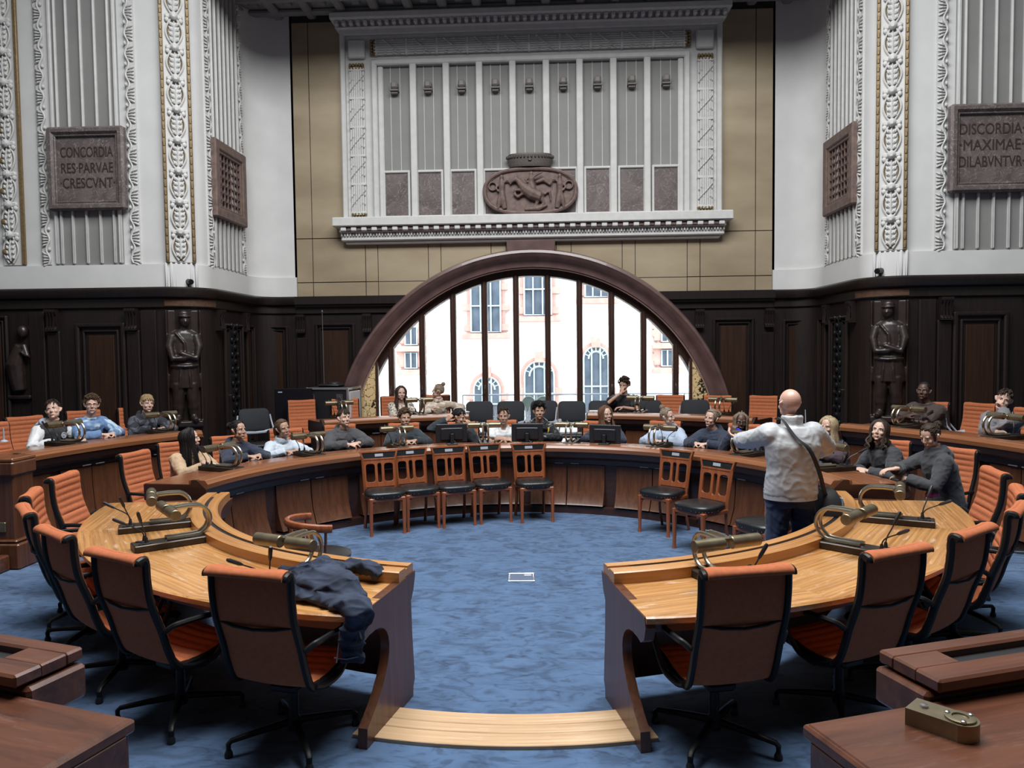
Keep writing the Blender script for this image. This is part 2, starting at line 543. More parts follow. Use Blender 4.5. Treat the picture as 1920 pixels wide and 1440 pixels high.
for nm, pth in (('left', path_l), ('right', path_r)):
    b = B(); b.sweep(pth, [(0, ZW - .2), (0, ZC), (.25, ZC), (.25, ZW - .2)], True)
    struct(b.build('wall_' + nm, M_plaster, smooth=40))
    # the smooth white band under the ornament
    b = B(); b.sweep(pth, [(-.05, ZW), (-.05, 3.5), (.1, 3.52), (.1, ZW)], True)
    struct(b.build('trim_1' if nm == 'left' else 'trim_2', M_plaster, smooth=40))
    # panelling
    b = B(); b.sweep(pth, [(-.06, 0), (-.06, 2.82), (-.1, 2.85), (-.1, 2.97), (-.17, 3.0), (-.2, 3.06), (-.2, 3.12), (-.18, ZW + .005), (.12, ZW + .005), (.12, 0)], True)
    struct(b.build('wall_panelling_' + nm, M_wain, smooth=30))
    b = B(); b.sweep(pth, [(-.09, 0), (-.09, .2), (-.07, .24), (.05, .24), (.05, 0)], True)
    struct(b.build('baseboard_' + nm, M_wain, smooth=30))

# back wall above the panelling: gilded boards with dark joints, and the round hole for the window
b = B(); b.mi = 1
arch = arcpts(0, ARC_Z, ARC_R - .12, 180, 0, 48)
outer = []
for x, z in arch:
    dx, dz = x, z - ARC_Z; k = min(4.32 / max(1e-6, abs(dx)), (ZR + .3 - ARC_Z) / max(1e-6, dz if dz > 0 else 1e-6))
    outer.append((dx * k, ARC_Z + dz * k))
for a, c in ((arch, outer),):
    for i in range(len(a) - 1):
        q = [a[i], a[i + 1], c[i + 1], c[i]]
        vf = b.verts([(p[0], YB, p[1]) for p in q]); vb = b.verts([(p[0], YB + .45, p[1]) for p in q])
        b.face(vf); b.face(vb[::-1]); b.face([vf[0], vb[0], vb[1], vf[1]])
# corners of the rectangle
for s in (-1, 1):
    k = outer.index(max((o for o in outer if o[0] * s > 4.31), key=lambda o: o[1]))
    n = [o for o in outer if abs(o[1] - (ZR + .3)) < 1e-6]
    e = min(n, key=lambda o: -s * o[0])
    vf = b.verts([(outer[k][0], YB, outer[k][1]), (s * 4.32, YB, ZR + .3), (e[0], YB, e[1])]); b.face(vf)
b.mi = 0


def board(x0, x1, z0, z1):
    g = .012
    b.box(((x0 + x1) / 2, YB - .012, (z0 + z1) / 2), (x1 - x0 - g, .024, z1 - z0 - g), bev=.004)


xs = [-4.28, -3.98, -3.01, -2.78, -1.86, -1.63, -.72, -.45, .45, .72, 1.63, 1.86, 2.78, 3.01, 3.98, 4.28]
for x0, x1 in zip(xs, xs[1:]):
    if x0 >= 2.9 or x1 <= -2.9:
        zz = [ZW, 3.405, 4.2]
    else: zz = [ZW, 3.405, 4.2]
    for z0, z1 in zip(zz, zz[1:]):
        # clip the boards to the arch
        if max(abs(x0), abs(x1)) > 3.0 or min(abs(x0), abs(x1)) > 2.7:
            board(x0, x1, z0, z1); continue
        g = .006; n = 14; low = []
        for i in range(n + 1):
            x = x0 + g + (x1 - x0 - 2 * g) * i / n
            low.append((x, max(z0 + g, ARC_Z + math.sqrt(max(0, (ARC_R - .1) ** 2 - x * x)))))
        if min(p[1] for p in low) > z1 - .02: continue
        low = [(x, min(z, z1 - g)) for x, z in low]
        b.prism(low + [(x1 - g, z1 - g), (x0 + g, z1 - g)], YB - .024, YB, axis='y')
for s in (-1, 1):
    for x0, x1 in ((3.2, 3.98), (3.98, 4.28)):
        a, c = sorted((s * x0, s * x1)); board(a, c, 4.2, 8.06)
struct(b.build('wall_back', [M_gold, M_groove], smooth=0))

# panelling of the back wall, cut to the arch
for s, nm in ((-1, 'left'), (1, 'right')):
    b = B()
    def cut(z): return math.sqrt(max(.01, (ARC_R - .06) ** 2 - (z - ARC_Z) ** 2))
    def slab(y0, z0, z1, x1=4.284):
        n = 12; zs = [z0 + (z1 - z0) * i / n for i in range(n + 1)]
        b.prism([(s * cut(z), z) for z in zs] + [(s * x1, z1), (s * x1, z0)], y0, YB + .1, axis='y')
    slab(YB - .06, 0, 2.82); slab(YB - .1, 2.84, 2.98); slab(YB - .2, 3.0, 3.12); slab(YB - .16, 2.96, 3.06); slab(YB - .18, 3.12, ZW + .005)
    struct(b.build('wall_back_panelling_' + nm, M_wain, smooth=30))

# hall walls out of the picture, ceilings
b = B()
for s in (-1, 1): b.box((s * 9.1, 3.5, 3.14 + (ZC - 3.14) / 2), (.2, 16, ZC - 3.14)); b.mi = 1; b.box((s * 9.08, 3.5, 1.57), (.24, 16, 3.14)); b.mi = 0
struct(b.build('wall_sides', [M_plaster2, M_wain], smooth=0))
b = B(); b.box((0, -4.4, ZC / 2), (18.4, .2, ZC)); struct(b.build('wall_front', M_wain, smooth=0))
b = B()
b.box((-7., 3.5, ZC + .1), (4.6, 16, .2)); b.box((7., 3.5, ZC + .1), (4.6, 16, .2))
b.box((0, -1.2, ZC + .1), (9.6, 6.6, .2)); b.box((0, 10.4, ZC + .1), (9.6, 3.6, .2))
b.box((0, 5.3, ZC + .3), (9.6, 7.6, .1))
b.box((0, YS + .15, (ZR + ZC) / 2), (10.2, .3, ZC - ZR))
struct(b.build('ceiling', M_plaster2, smooth=0))
b = B(); b.box((0, 12.6, ZR + .14), (10.6, 2.8, .08))
for k in range(-9, 10): b.box((k * .6 - .3, 12.6, ZR + .05), (.16, 2.7, .1), bev=.03)
for k in range(5): b.box((0, 11.35 + k * .52, ZR + .052), (10.4, .14, .096), bev=.03)
for k in range(-8, 9):
    for j in range(4): b.box((k * .6, 11.61 + j * .52, ZR + .08), (.15, .13, .05), bev=.02)
struct(b.build('ceiling_recess', M_plaster2, smooth=30))

# ------------------------------------------------------------------ round-headed window
b = B()
prof = [(ARC_R, YB + .02), (ARC_R, YB - .2), (ARC_R - .03, YB - .27), (ARC_R - .075, YB - .285), (ARC_R - .11, YB - .26), (ARC_R - .15, YB - .24),
        (ARC_R - .2, YB - .17), (ARC_R - .27, YB - .13), (ARC_R - .31, YB - .13), (ARC_R - .31, YB + .02)]
rings = []
for k in range(65):
    a = pi * k / 64
    rings.append([V((r * cos(a), y, ARC_Z + r * sin(a))) for r, y in prof])
rings = [[V((p.x, p.y, 0.)) for p in rings[0]]] + rings + [[V((p.x, p.y, 0.)) for p in rings[-1]]]
b.loft(rings)
b.box((.0, YB - .13, ARC_Z + ARC_R + .045), (.86, .24, .2), bev=.012)
struct(b.build('trim_3', M_archstone, smooth=40))
b = B()
rings = []
for k in range(65):
    a = pi * k / 64
    rings.append([V((r * cos(a), y, ARC_Z + r * sin(a))) for r, y in ((3.335, YB - .1), (3.29, YB - .1), (3.29, YB + .5), (3.335, YB + .5))])
b.loft(rings)
struct(b.build('trim_4', plain('polished_bead', (.3, .2, .17), .22, coat=.6), smooth=40))
YG = YB + .12
b = B()
rings = []
for k in range(65):
    a = pi * k / 64
    rings.append([V((r * cos(a), y, ARC_Z + r * sin(a))) for r, y in ((3.3, YG - .06), (3.18, YG - .06), (3.17, YG), (3.17, YG + .1), (3.3, YG + .1))])
b.loft(rings)
for k in range(-5, 5):
    x = .2885 + .577 * k; top = ARC_Z + math.sqrt(3.22 ** 2 - x * x)
    b.box((x, YG + .02, (top + .36) / 2), (.105, .16, top - .36), bev=.012)
    b.box((x, YG - .065, (top + .36) / 2), (.05, .03, top - .36), bev=.008)
b.box((0, YG + .02, .36), (6.4, .18, .14), bev=.01)
w = struct(b.build('window_1', M_mull, smooth=30))
for k in (-4, -2, 0, 2, 4, -5):
    b = B(); x = .2885 + .577 * k - (.0 if k > -5 else -.0)
    b.box((x, YG - .085, 1.42), (.035, .012, .16), bev=.004); b.tube([(x, YG - .09, 1.45), (x, YG - .12, 1.45), (x, YG - .12, 1.34)], .01, 6)
    b.build('window_handle', M_chrome, w)
b = B()
for k in range(-6, 5):
    x0, x1 = .2885 + .577 * k, .2885 + .577 * (k + 1)
    n = 8; pts = []
    x0 = max(x0, -3.17); x1 = min(x1, 3.17)
    for i in range(n + 1):
        x = x0 + (x1 - x0) * i / n; pts.append((x, ARC_Z + math.sqrt(max(.02, 3.2 ** 2 - x * x))))
    b.prism([(x0, .4)] + pts + [(x1, .4)], YG + .03, YG + .036, axis='y')
b.build('window_pane', M_glass, w, smooth=0)


# gilded map panels in the two lower corners of the arch
def mapmat():
    m, N, L, b_ = nt('gold_map_mosaic')
    tc = N.new('ShaderNodeTexCoord')
    v = N.new('ShaderNodeTexVoronoi'); v.feature = 'DISTANCE_TO_EDGE'; v.inputs['Scale'].default_value = 5.5
    n = N.new('ShaderNodeTexNoise'); n.inputs['Scale'].default_value = 7; n.inputs['Detail'].default_value = 6
    ad = N.new('ShaderNodeMixRGB'); ad.blend_type = 'ADD'; ad.inputs[0].default_value = .3
    L.new(tc.outputs['Object'], n.inputs['Vector']); L.new(tc.outputs['Object'], ad.inputs['Color1']); L.new(n.outputs['Color'], ad.inputs['Color2'])
    L.new(ad.outputs['Color'], v.inputs['Vector'])
    r = N.new('ShaderNodeValToRGB'); r.color_ramp.elements[0].position = .02; r.color_ramp.elements[1].position = .035
    r.color_ramp.elements[0].color = (.02, .018, .014, 1); r.color_ramp.elements[1].color = (.8, .58, .3, 1)
    L.new(v.outputs['Distance'], r.inputs['Fac'])
    n2 = N.new('ShaderNodeTexNoise'); n2.inputs['Scale'].default_value = 26; n2.inputs['Detail'].default_value = 3
    L.new(tc.outputs['Object'], n2.inputs['Vector'])
    n3 = N.new('ShaderNodeTexNoise'); n3.inputs['Scale'].default_value = 2.2
    L.new(tc.outputs['Object'], n3.inputs['Vector'])
    mul = N.new('ShaderNodeMath'); mul.operation = 'MULTIPLY'; L.new(n2.outputs['Fac'], mul.inputs[0]); L.new(n3.outputs['Fac'], mul.inputs[1])
    r2 = N.new('ShaderNodeValToRGB'); r2.color_ramp.elements[0].position = .285; r2.color_ramp.elements[1].position = .3
    L.new(mul.outputs[0], r2.inputs['Fac'])
    mx = N.new('ShaderNodeMixRGB'); L.new(r2.outputs['Color'], mx.inputs['Fac']); L.new(r.outputs['Color'], mx.inputs['Color1']); mx.inputs['Color2'].default_value = (.02, .018, .014, 1)
    L.new(mx.outputs['Color'], b_.inputs['Base Color']); b_.inputs['Roughness'].default_value = .45; b_.inputs['Metallic'].default_value = .2
    return m


M_map = mapmat()
for s, sd in ((-1, 'left'), (1, 'right')):
    b = B(); pts = []
    for i in range(13):
        z = .45 + (1.95 - .45) * i / 12
        pts.append((s * math.sqrt(3.33 ** 2 - (z - ARC_Z) ** 2), z))
    b.prism([(s * 2.83, .45)] + pts + [(s * 2.83, 1.95)], YB - .08, YB - .05, axis='y')
    o = b.build('map_panel', M_map, smooth=0)
    tag(o, f'gold map panel with black line drawing in the {"left" if s < 0 else "right"} foot of the window arch', 'panel', 'gold map panels')
    b = B(); b.box((s * 2.83, YB - .06, 1.2), (.05, .08, 1.5)); b.build('edge_bar', M_mull, o)

# ------------------------------------------------------------------ outside: the facade across the yard
YF = 22.
M_facade = plain('pale_render_facade', (.80, .775, .73), .9, noise_amt=.03, scale=3)
M_redstone = plain('pink_sandstone', (.47, .265, .225), .85, noise_amt=.15, scale=6)
M_pane = plain('far_window_pane', (.085, .105, .135), .25, noise_amt=.25, scale=3)
M_bar = plain('pale_glazing_bar', (.34, .40, .42), .6)
b = B(); b.box((0, YF + .35, 6), (30, .3, 16))
fac = b.build('facade', M_facade, smooth=0)
root = thing('building', 'pale rendered building with pink stone window surrounds seen through the arched window', 'building', (0, 0, 0))
fac.parent = root; fac.name = 'facade_wall'


def far_window(px0, px1, py0, py1, arch_=False, nx=3, rows=(.5,), sur=.11):
    p0, p1 = aty(px0, py1, YF), aty(px1, py0, YF)
    x0, x1, z0, z1 = p0.x, p1.x, p0.z, p1.z; w = x1 - x0; cx = (x0 + x1) / 2
    def outline(k):
        if arch_:
            r = w / 2 + k; zs = z1 - w / 2
            return [(cx - r, z0 - k)] + [(cx + r * cos(pi - pi * i / 16), zs + r * sin(pi * i / 16)) for i in range(17)] + [(cx + r, z0 - k)]
        return [(x0 - k, z0 - k), (x0 - k, z1 + k), (x1 + k, z1 + k), (x1 + k, z0 - k)]
    s = B(); s.prism(outline(sur), YF + .1, YF + .3, axis='y')
    if arch_:
        s.box((cx, YF + .12, z1 + sur), (.26, .2, .34), bev=.02)
        for sg in (-1, 1):
            for k in range(3): s.box((cx + sg * (w / 2 + sur), YF + .14, z0 + .2 + k * .42), (.22, .14, .2), bev=.01)
    else:
        s.box((cx, YF + .08, z0 - .1), (w + .5, .25, .16), bev=.01)
        for sg in (-1, 1):
            for k in range(4): s.box((cx + sg * (w / 2 + .1), YF + .14, z0 + .15 + k * (z1 - z0) / 4), (.3 if k % 2 else .2, .14, .2), bev=.01)
    f_ = s.build('window_surround', M_redstone, root, smooth=20)
    s = B(); s.prism(outline(0), YF + .07, YF + .12, axis='y'); p = s.build('pane', M_pane, f_, smooth=0)
    s = B()
    for i in range(1, nx): s.box((x0 + w * i / nx, YF + .05, (z0 + z1) / 2), (.04, .06, (z1 - z0) * (.97 if not arch_ else .93)))
    for rr in rows: s.box((cx, YF + .05, z0 + (z1 - z0) * rr), (w, .06, .04))
    if arch_:
        r = w / 2 - .17; zs = z1 - w / 2
        s.tube([(cx + r * cos(pi * i / 16), YF + .05, zs + r * sin(pi * i / 16)) for i in range(17)], .03, 4)
        for i in range(1, 8): s.tube([(cx + q * cos(pi * i / 8), YF + .05, zs + q * sin(pi * i / 8)) for q in (r, w / 2)], .018, 4)
    s.tube([(o_[0], YF + .05, o_[1]) for o_ in outline(-.02) + outline(-.02)[:1]], .026, 4)
    s.build('glazing_bars', M_bar, f_, smooth=20)


far_window(882, 938, 470, 624, rows=(.33, .66)); far_window(982, 1034, 440, 592, rows=(.33, .66)); far_window(1096, 1142, 440, 558, rows=(.3, .62))
far_window(888, 938, 705, 810, True); far_window(983, 1040, 676, 800, True); far_window(1094, 1142, 648, 800, True)
far_window(758, 782, 612, 648, nx=2, rows=()); far_window(758, 782, 660, 692, nx=2, rows=()); far_window(1240, 1264, 612, 642, nx=2, rows=()); far_window(1240, 1264, 655, 688, nx=2, rows=())
b = B(); b.box((0, 18.5, -1.15), (30, 9.5, .1)); tag(b.build('yard_paving', plain('pale_paving', (.5, .5, .48), .9, noise_amt=.1), smooth=0), 'pale paving of the yard beyond the arched window', 'paving')
M_conc = plain('pale_concrete', (.6, .6, .57), .85, noise_amt=.06)
b = B()
for s in (-1, 1):
    x0 = -2.6 if s < 0 else 1.5
    b.prism([(x0, -1.1), (x0, 1.0), (x0 + .6, 1.0), (x0 + 1.9, .35), (x0 + 1.9, -1.1)] if s < 0 else [(x0 - 1.1, -1.1), (x0 - 1.1, .35), (x0 + .3, 1.0), (x0 + 1.2, 1.0), (x0 + 1.2, -1.1)], 16.6, 16.9, axis='y')
    if s < 0: o1 = tag(b.build('stair_parapet', M_conc, smooth=0), 'sloping pale concrete stair parapet outside, on the left of the yard', 'parapet', 'stair parapets'); b = B()
tag(b.build('stair_parapet', M_conc, smooth=0), 'sloping pale concrete stair parapet outside, on the right of the yard', 'parapet', 'stair parapets')
b = B()
b.tube([(-1.5, 15.6, 1.2), (4.6, 15.6, 1.2)], .018, 6)
for x in (-1.5, 0.05, 1.6, 3.1, 4.6): b.tube([(x, 15.6, -1.1), (x, 15.6, 1.2)], .015, 6)
for z in (.3, .75): b.tube([(-1.5, 15.6, z), (4.6, 15.6, z)], .008, 5)
tag(b.build('yard_railing', M_grey), 'thin grey metal railing crossing the yard outside the window', 'railing')
M_green = plain('pale_green_metal', (.42, .5, .4), .6)
for k, (px, lab) in enumerate(((991, 'left'), (1018, 'right'))):
    c = aty(px, 757, 15.2)
    t = thing('garden_chair', f'pale green round-backed garden chair outside the window, the {lab} one of the pair', 'chair', (c.x, 15.2, -1.1), 0, 'garden chairs')
    b = B(); zz = c.z + 1.1
    b.tube([(.135 * cos(2 * pi * i / 24), 0, zz + .15 * sin(2 * pi * i / 24)) for i in range(25)], .012, 6); b.lathe([(.125, -.004), (.125, .004)], 24, Matrix.Translation((0, 0, zz)) @ Matrix.Rotation(pi / 2, 4, 'X') @ Matrix.Diagonal((1, 1.12, 1, 1)))
    b.build('backrest', M_green, t)
    b = B(); b.lathe([(.2, zz - .42), (.21, zz - .4), (.2, zz - .38)], 24, c=(0, .2, 0)); b.build('seat', M_green, t)
    for sx in (-1, 1):
        for sy in (0, 1):
            b = B(); b.tube([(sx * .12, .4 * sy, zz - .4 if sy else zz - .1), (sx * .17, .4 * sy + (.03 if sy else -.03), 0)], .012, 6); b.build('leg', M_green, t)

# ------------------------------------------------------------------ stucco frame over the window
b = B(); y0 = YB
YP = YB - .1                                                    # plane of the fluted field
b.box((0, YB - .05, 5.9), (5.56, .1, 2.75))                     # back plate
def fr(x0, x1, z0, z1, y, d=.2, bev=.02): b.box(((x0 + x1) / 2, (y + YB) / 2, (z0 + z1) / 2), (x1 - x0, YB - y, z1 - z0), bev=bev)
for s in (-1, 1):
    a = lambda p, q: tuple(sorted((s * p, s * q)))
    fr(*a(2.76, 3.34), 4.5, 7.85, YB - .12)                     # side bands
    fr(*a(2.70, 2.8), 4.5, 7.3, YB - .22); fr(*a(3.27, 3.36), 4.5, 7.85, YB - .2); fr(*a(2.6, 2.7), 4.5, 7.22, YB - .16)
    b.box((s * 3.06, YB - .15, 7.5), (.3, .1, .32), bev=.02)    # corner block
fr(-3.34, 3.34, 7.22, 7.85, YB - .12); fr(-2.8, 2.8, 7.2, 7.3, YB - .22); fr(-3.36, 3.36, 7.74, 7.85, YB - .2)
fr(-3.42, 3.42, 7.83, 7.88, YB - .24); fr(-3.5, 3.5, 7.96, 8.1, YB - .34, bev=.03); fr(-3.44, 3.44, 7.86, 7.98, YB - .2)
for k in range(54): b.box((-3.38 + k * 6.76 / 53, YB - .26, 7.915), (.068, .13, .09), bev=.02)
# ledge below
fr(-3.52, 3.52, 4.36, 4.52, YB - .36, bev=.015); fr(-3.42, 3.42, 4.26, 4.37, YB - .26); fr(-3.4, 3.4, 4.12, 4.27, YB - .2); fr(-3.34, 3.34, 4.07, 4.13, YB - .14)
for k in range(37): b.box((-3.33 + k * 6.66 / 36, YB - .29, 4.315), (.1, .07, .07), bev=.012)
for k in range(130): b.box((-3.38 + k * 6.76 / 129, YB - .215, 4.225), (.028, .04, .05), bev=.006)
struct(b.build('trim_5', M_stucco, smooth=30))
b = B()
for k in range(36): b.box((-3.33 + (k + .5) * 6.66 / 36, YB - .275, 4.315), (.08, .05, .06), bev=.01)
struct(b.build('trim_6', M_sand, smooth=30))
# fluted field
b = B()
b.box((0, YP + .0, 5.9), (5.42, .02, 2.7)); struct(b.build('trim_7', M_plaster2, smooth=0))
b = B()
for k in range(8): b.box((-2.06 + .594 * k * .991, YP - .05, 5.88), (.115, .12, 2.72), bev=.012)
for k in range(9):
    x = -2.39 + .5975 * k
    for dx in (-.085, .085): b.box((x + dx, YP - .012, 6.28), (.014, .02, 1.9), bev=.005)
struct(b.build('trim_8', M_stucco, smooth=30))
M_brk = plain('grey_brown_stucco', (.2, .185, .17), .6)
for k in range(9):
    x = -2.39 + .5975 * k
    b = B(); b.box((x, YP - .08, 6.84), (.125, .16, .13), bev=.03); b.box((x, YP - .075, 6.75), (.155, .15, .028), bev=.008); b.box((x, YP - .06, 6.715), (.12, .1, .03), bev=.008)
    o = b.build('bracket', M_brk, smooth=30)
    tag(o, f'small grey stucco bracket high on the fluted field, {["first","second","third","fourth","fifth","sixth","seventh","eighth","last"][k]} from the left', 'bracket', 'stucco brackets')
for k in range(9):
    x = -2.39 + .5975 * k
    if k == 4: continue
    b = B()
    for dx in (-.225, .225): b.box((x + dx, YP - .03, 4.94), (.045, .07, .84), bev=.012)
    for z in (4.54, 5.34): b.box((x, YP - .03, z), (.49, .07, .045), bev=.012)
    t = b.build('marble_panel', M_stucco, smooth=30)
    nth = ['first', 'second', 'third', 'fourth, half hidden by the oval relief', '', 'first right of the oval relief, half hidden', 'second right of the oval relief', 'third right of the oval relief', 'last on the right'][k]
    tag(t, f'red-brown marble panel in a white frame, {nth}' + (' from the left under the flutes' if k < 3 else ''), 'panel', 'marble panels')
    b = B(); b.box((x, YP - .02, 4.94), (.41, .03, .76)); p = b.build('slab', M_marble, t, smooth=0)


def fasces(length, w):
    """bundle of rods along +Z from 0, width w"""
    b = B(); n = 7
    for k in range(n):
        x = (k - 3) * w / n; y = -.05 - .035 * cos((k - 3) / 3.5 * pi / 2)
        b.tube([(x, y, .06), (x, y, length - .06)], w / n * .52, 8)
    m = max(2, round(length / .55))
    for i in range(m + 1):
        z = .1 + (length - .2) * i / m; b.box((0, -.055, z), (w * 1.04, .09, .05), bev=.012)
        if i < m:
            z2 = .1 + (length - .2) * (i + 1) / m
            b.tube([(-w * .48, -.09, z + .12), (0, -.11, (z + z2) / 2), (w * .48, -.09, z2 - .1)], .016, 6, flat=(1, .5))
        for k in range(n):
            for dz in (.14, .3):
                if i < m: b.ell(((k - 3) * w / n, -.095, z + dz + .05 * ((k * 3) % 4) / 4), (.014, .012, .028), nu=6, nv=5)
    return b


for s, nm in ((-1, 'left'), (1, 'right')):
    b = fasces(2.72, .27)
    o = b.build('rod_bundle_relief', M_stucco, loc=(s * 3.07, YB - .1, 4.52), smooth=40)
    tag(o, f'white stucco rod bundle relief standing on the {nm} side of the fluted field', 'relief')
    for z in (.05, 2.67):
        b = B()
        for k in range(5):
            for j in range(2): b.ell(((k - 2) * .055, -.07, z + (j - .5) * .06), (.03, .04, .035), nu=8, nv=6)
        b.build('gilt_cap', M_gilt, o)
b = fasces(5.62, .27)
o = b.build('rod_bundle_relief', M_stucco, smooth=40)
o.matrix_world = Matrix.Translation((-2.81, YB - .1, 7.52)) @ Matrix.Rotation(pi / 2, 4, 'Y')
tag(o, 'long white stucco rod bundle relief lying along the top of the frame', 'relief')
for z in (.05, 5.57):
    b = B()
    for k in range(5):
        for j in range(2): b.ell(((k - 2) * .055, -.07, z + (j - .5) * .06), (.03, .04, .035), nu=8, nv=6)
    b.build('gilt_cap', M_gilt, o)


# oval relief with a rearing horse between two standing figures
def figure(b, M, h=.62, arm=((.1, .02, .45), (.2, .0, .42)), lean=0.):
    b.ell((lean * .9, -.03, h * .93), (.035, .03, .045), M)
    b.tube([(lean * .8, -.025, h * .86), (lean * .6, -.03, h * .7), (lean * .3, -.025, h * .5)], [.03, .06, .05], 8, M)
    b.tube([(lean * .3, -.025, h * .5), (.02, -.03, h * .25), (.05, -.025, .0)], [.055, .06, .045], 8, M)
    b.tube([(lean * .3, -.025, h * .5), (-.05, -.03, h * .25), (-.07, -.025, .0)], [.045, .04, .028], 8, M)
    b.tube([(lean * .7 + .04, -.03, h * .78)] + list(arm), [.022, .02, .016], 6, M)
    b.tube([(lean * .7 - .04, -.03, h * .78), (-.1, -.04, h * .62), (-.06, -.05, h * .5)], [.022, .02, .016], 6, M)


root2 = thing('oval_relief', 'brown sandstone oval relief of a horse and standing figures over the window', 'relief', (0, YB - .2, 4.52))
b = B()
out = [(.835 * math.copysign(abs(cos(t)) ** .72, cos(t)), .41 + .405 * math.copysign(abs(sin(t)) ** .9, sin(t))) for t in [2 * pi * i / 64 for i in range(64)]]
b.prism(out, -.05, .06, axis='y')
b.tube([(x * .965, -.06, (z - .41) * .95 + .41) for x, z in out + out[:1]], .035, 8); b.tube([(x * .91, -.055, (z - .41) * .88 + .41) for x, z in out + out[:1]], .012, 6)
b.build('medallion', M_sand, root2, smooth=40)
b = B()
for dx, sg in ((-.5, 1), (.52, -1)): figure(b, Matrix.Translation((dx, -.05, .1)) @ Matrix.Diagonal((sg, 1, 1, 1)), .6, ((.12, -.05, .5), (.16, -.05, .42)))
b.tube([(-.66 + .07 * cos(2 * pi * i / 12), -.08, .5 + .07 * sin(2 * pi * i / 12)) for i in range(13)], .02, 6); b.tube([(.68 + .07 * cos(2 * pi * i / 12), -.08, .5 + .07 * sin(2 * pi * i / 12)) for i in range(13)], .02, 6)
b.tube([(.18, -.07, .3), (.02, -.09, .36), (-.12, -.09, .46)], [.1, .11, .09], 10)                       # horse
b.tube([(-.12, -.09, .46), (-.2, -.1, .58), (-.26, -.1, .62)], [.075, .055, .045], 8); b.tube([(-.24, -.1, .63), (-.34, -.1, .56)], [.045, .025], 8)
b.tube([(-.14, -.1, .42), (-.28, -.1, .42), (-.24, -.1, .32)], [.035, .025, .018], 6); b.tube([(-.1, -.1, .38), (-.22, -.1, .3), (-.3, -.1, .36)], [.035, .025, .018], 6)
b.tube([(.18, -.08, .28), (.24, -.08, .18), (.14, -.08, .12), (.16, -.08, .06)], [.055, .035, .025, .02], 6); b.tube([(.14, -.08, .26), (.1, -.08, .16), (.04, -.08, .1)], [.045, .03, .02], 6)
b.tube([(.24, -.08, .34), (.34, -.08, .4), (.36, -.08, .22)], [.03, .03, .012], 6)
figure(b, Matrix.Translation((.02, -.1, .36)), .36, ((.12, -.05, .32), (.2, -.03, .36)))
b.tube([(-.1, -.07, .09), (.15, -.08, .1), (.3, -.07, .16)], [.03, .045, .02], 8); b.tube([(.1, -.08, .55), (.24, -.08, .6), (.36, -.08, .5)], [.03, .045, .02], 8)
me = remeshed(b, .012, 1)
link('figures', me, M_sand, root2, smooth=80)
b = B()
b.lathe([(.36, .83), (.38, .86), (.38, .9), (.4, .95), (.405, 1.03), (.385, 1.035), (.385, 1.05), (.37, 1.06)], 40, Matrix.Diagonal((1, .35, 1, 1)))
for i in range(20):
    a = pi + pi * (i + .5) / 20; b.box((.402 * cos(a), .402 * .35 * sin(a), 1.0), (.05, .03, .05), bev=.008, rz=a)
b.box((0, -.145, .94), (.06, .03, .05), bev=.01)
b.build('crown', plain('dark_bronze', (.075, .062, .055), .5, noise_amt=.2, scale=30), root2, smooth=40)


# ------------------------------------------------------------------ ornament of the side walls
def wave_strip(b, x, z0, z1, M, sgn=1):
    """running wave with leaf fans, along z; x, -y out of the wall"""
    b.box((x, -.012, (z0 + z1) / 2), (.14, .03, z1 - z0), M)
    n = int((z1 - z0) / .3); pts = []
    for i in range(n * 10 + 1):
        z = z0 + (z1 - z0) * i / (n * 10); pts.append((x + sgn * (.035 + .028 * sin(2 * pi * i / 10)), -.04, z))
    b.tube(pts, .016, 6, M)
    for k in range(n):
        zc = z0 + (z1 - z0) * (k + .25) / n
        for j in range(5):
            dz = (j - 2) * .045
            b.tube([(x - sgn * .06, -.03, zc + dz * 1.25), (x - sgn * .02, -.05, zc + dz), (x + sgn * .045, -.04, zc + dz * .75)], [.012, .017, .008], 5, M)
        b.ell((x + sgn * .06, -.04, z0 + (z1 - z0) * (k + .75) / n), (.022, .025, .03), M, 7, 5)


def medallion_strip(b, bg, x, z0, z1, M, w=.26):
    """column of leaf medallions joined by clasps; bg collects the gilt beads"""
    n = round((z1 - z0) / .457)
    for k in range(n):
        zc = z0 + (k + .5) * .457
        for sg in (-1, 1):
            b.tube([(x + sg * (.03 + .085 * sin(pi * i / 10)), -.05, zc - .2 + .4 * i / 10) for i in range(11)], .014, 6, M)
            for j in range(4):
                b.tube([(x, -.05, zc - .15 + j * .075), (x + sg * .045, -.065, zc - .12 + j * .075), (x + sg * (.075 - .008 * abs(j - 1.5)), -.05, zc - .075 + j * .075)], [.012, .024, .008], 6, M)
        b.ell((x, -.03, zc - .01), (.082, .035, .165), M, 14, 10)
        b.tube([(x, -.06, zc - .17), (x, -.085, zc), (x, -.06, zc + .16)], [.012, .012, .006], 6, M)
        b.box((x, -.075, zc + .228), (.11, .09, .12), M, bev=.035)
        b.box((x, -.04, zc + .228), (.25, .05, .075), M, bev=.02)
        for sg in (-1, 1): b.ell((x + sg * .095, -.045, zc + .17), (.035, .03, .04), M, 8, 6)
        bg.tube([(x + .092 * cos(2 * pi * i / 20), -.045, zc + .185 * sin(2 * pi * i / 20)) for i in range(21)], .008, 5, M)


tn = 9
def trim(b, m, smooth=40):
    global tn
    o = struct(b.build(f'trim_{tn}', m, smooth=smooth)); tn += 1; return o


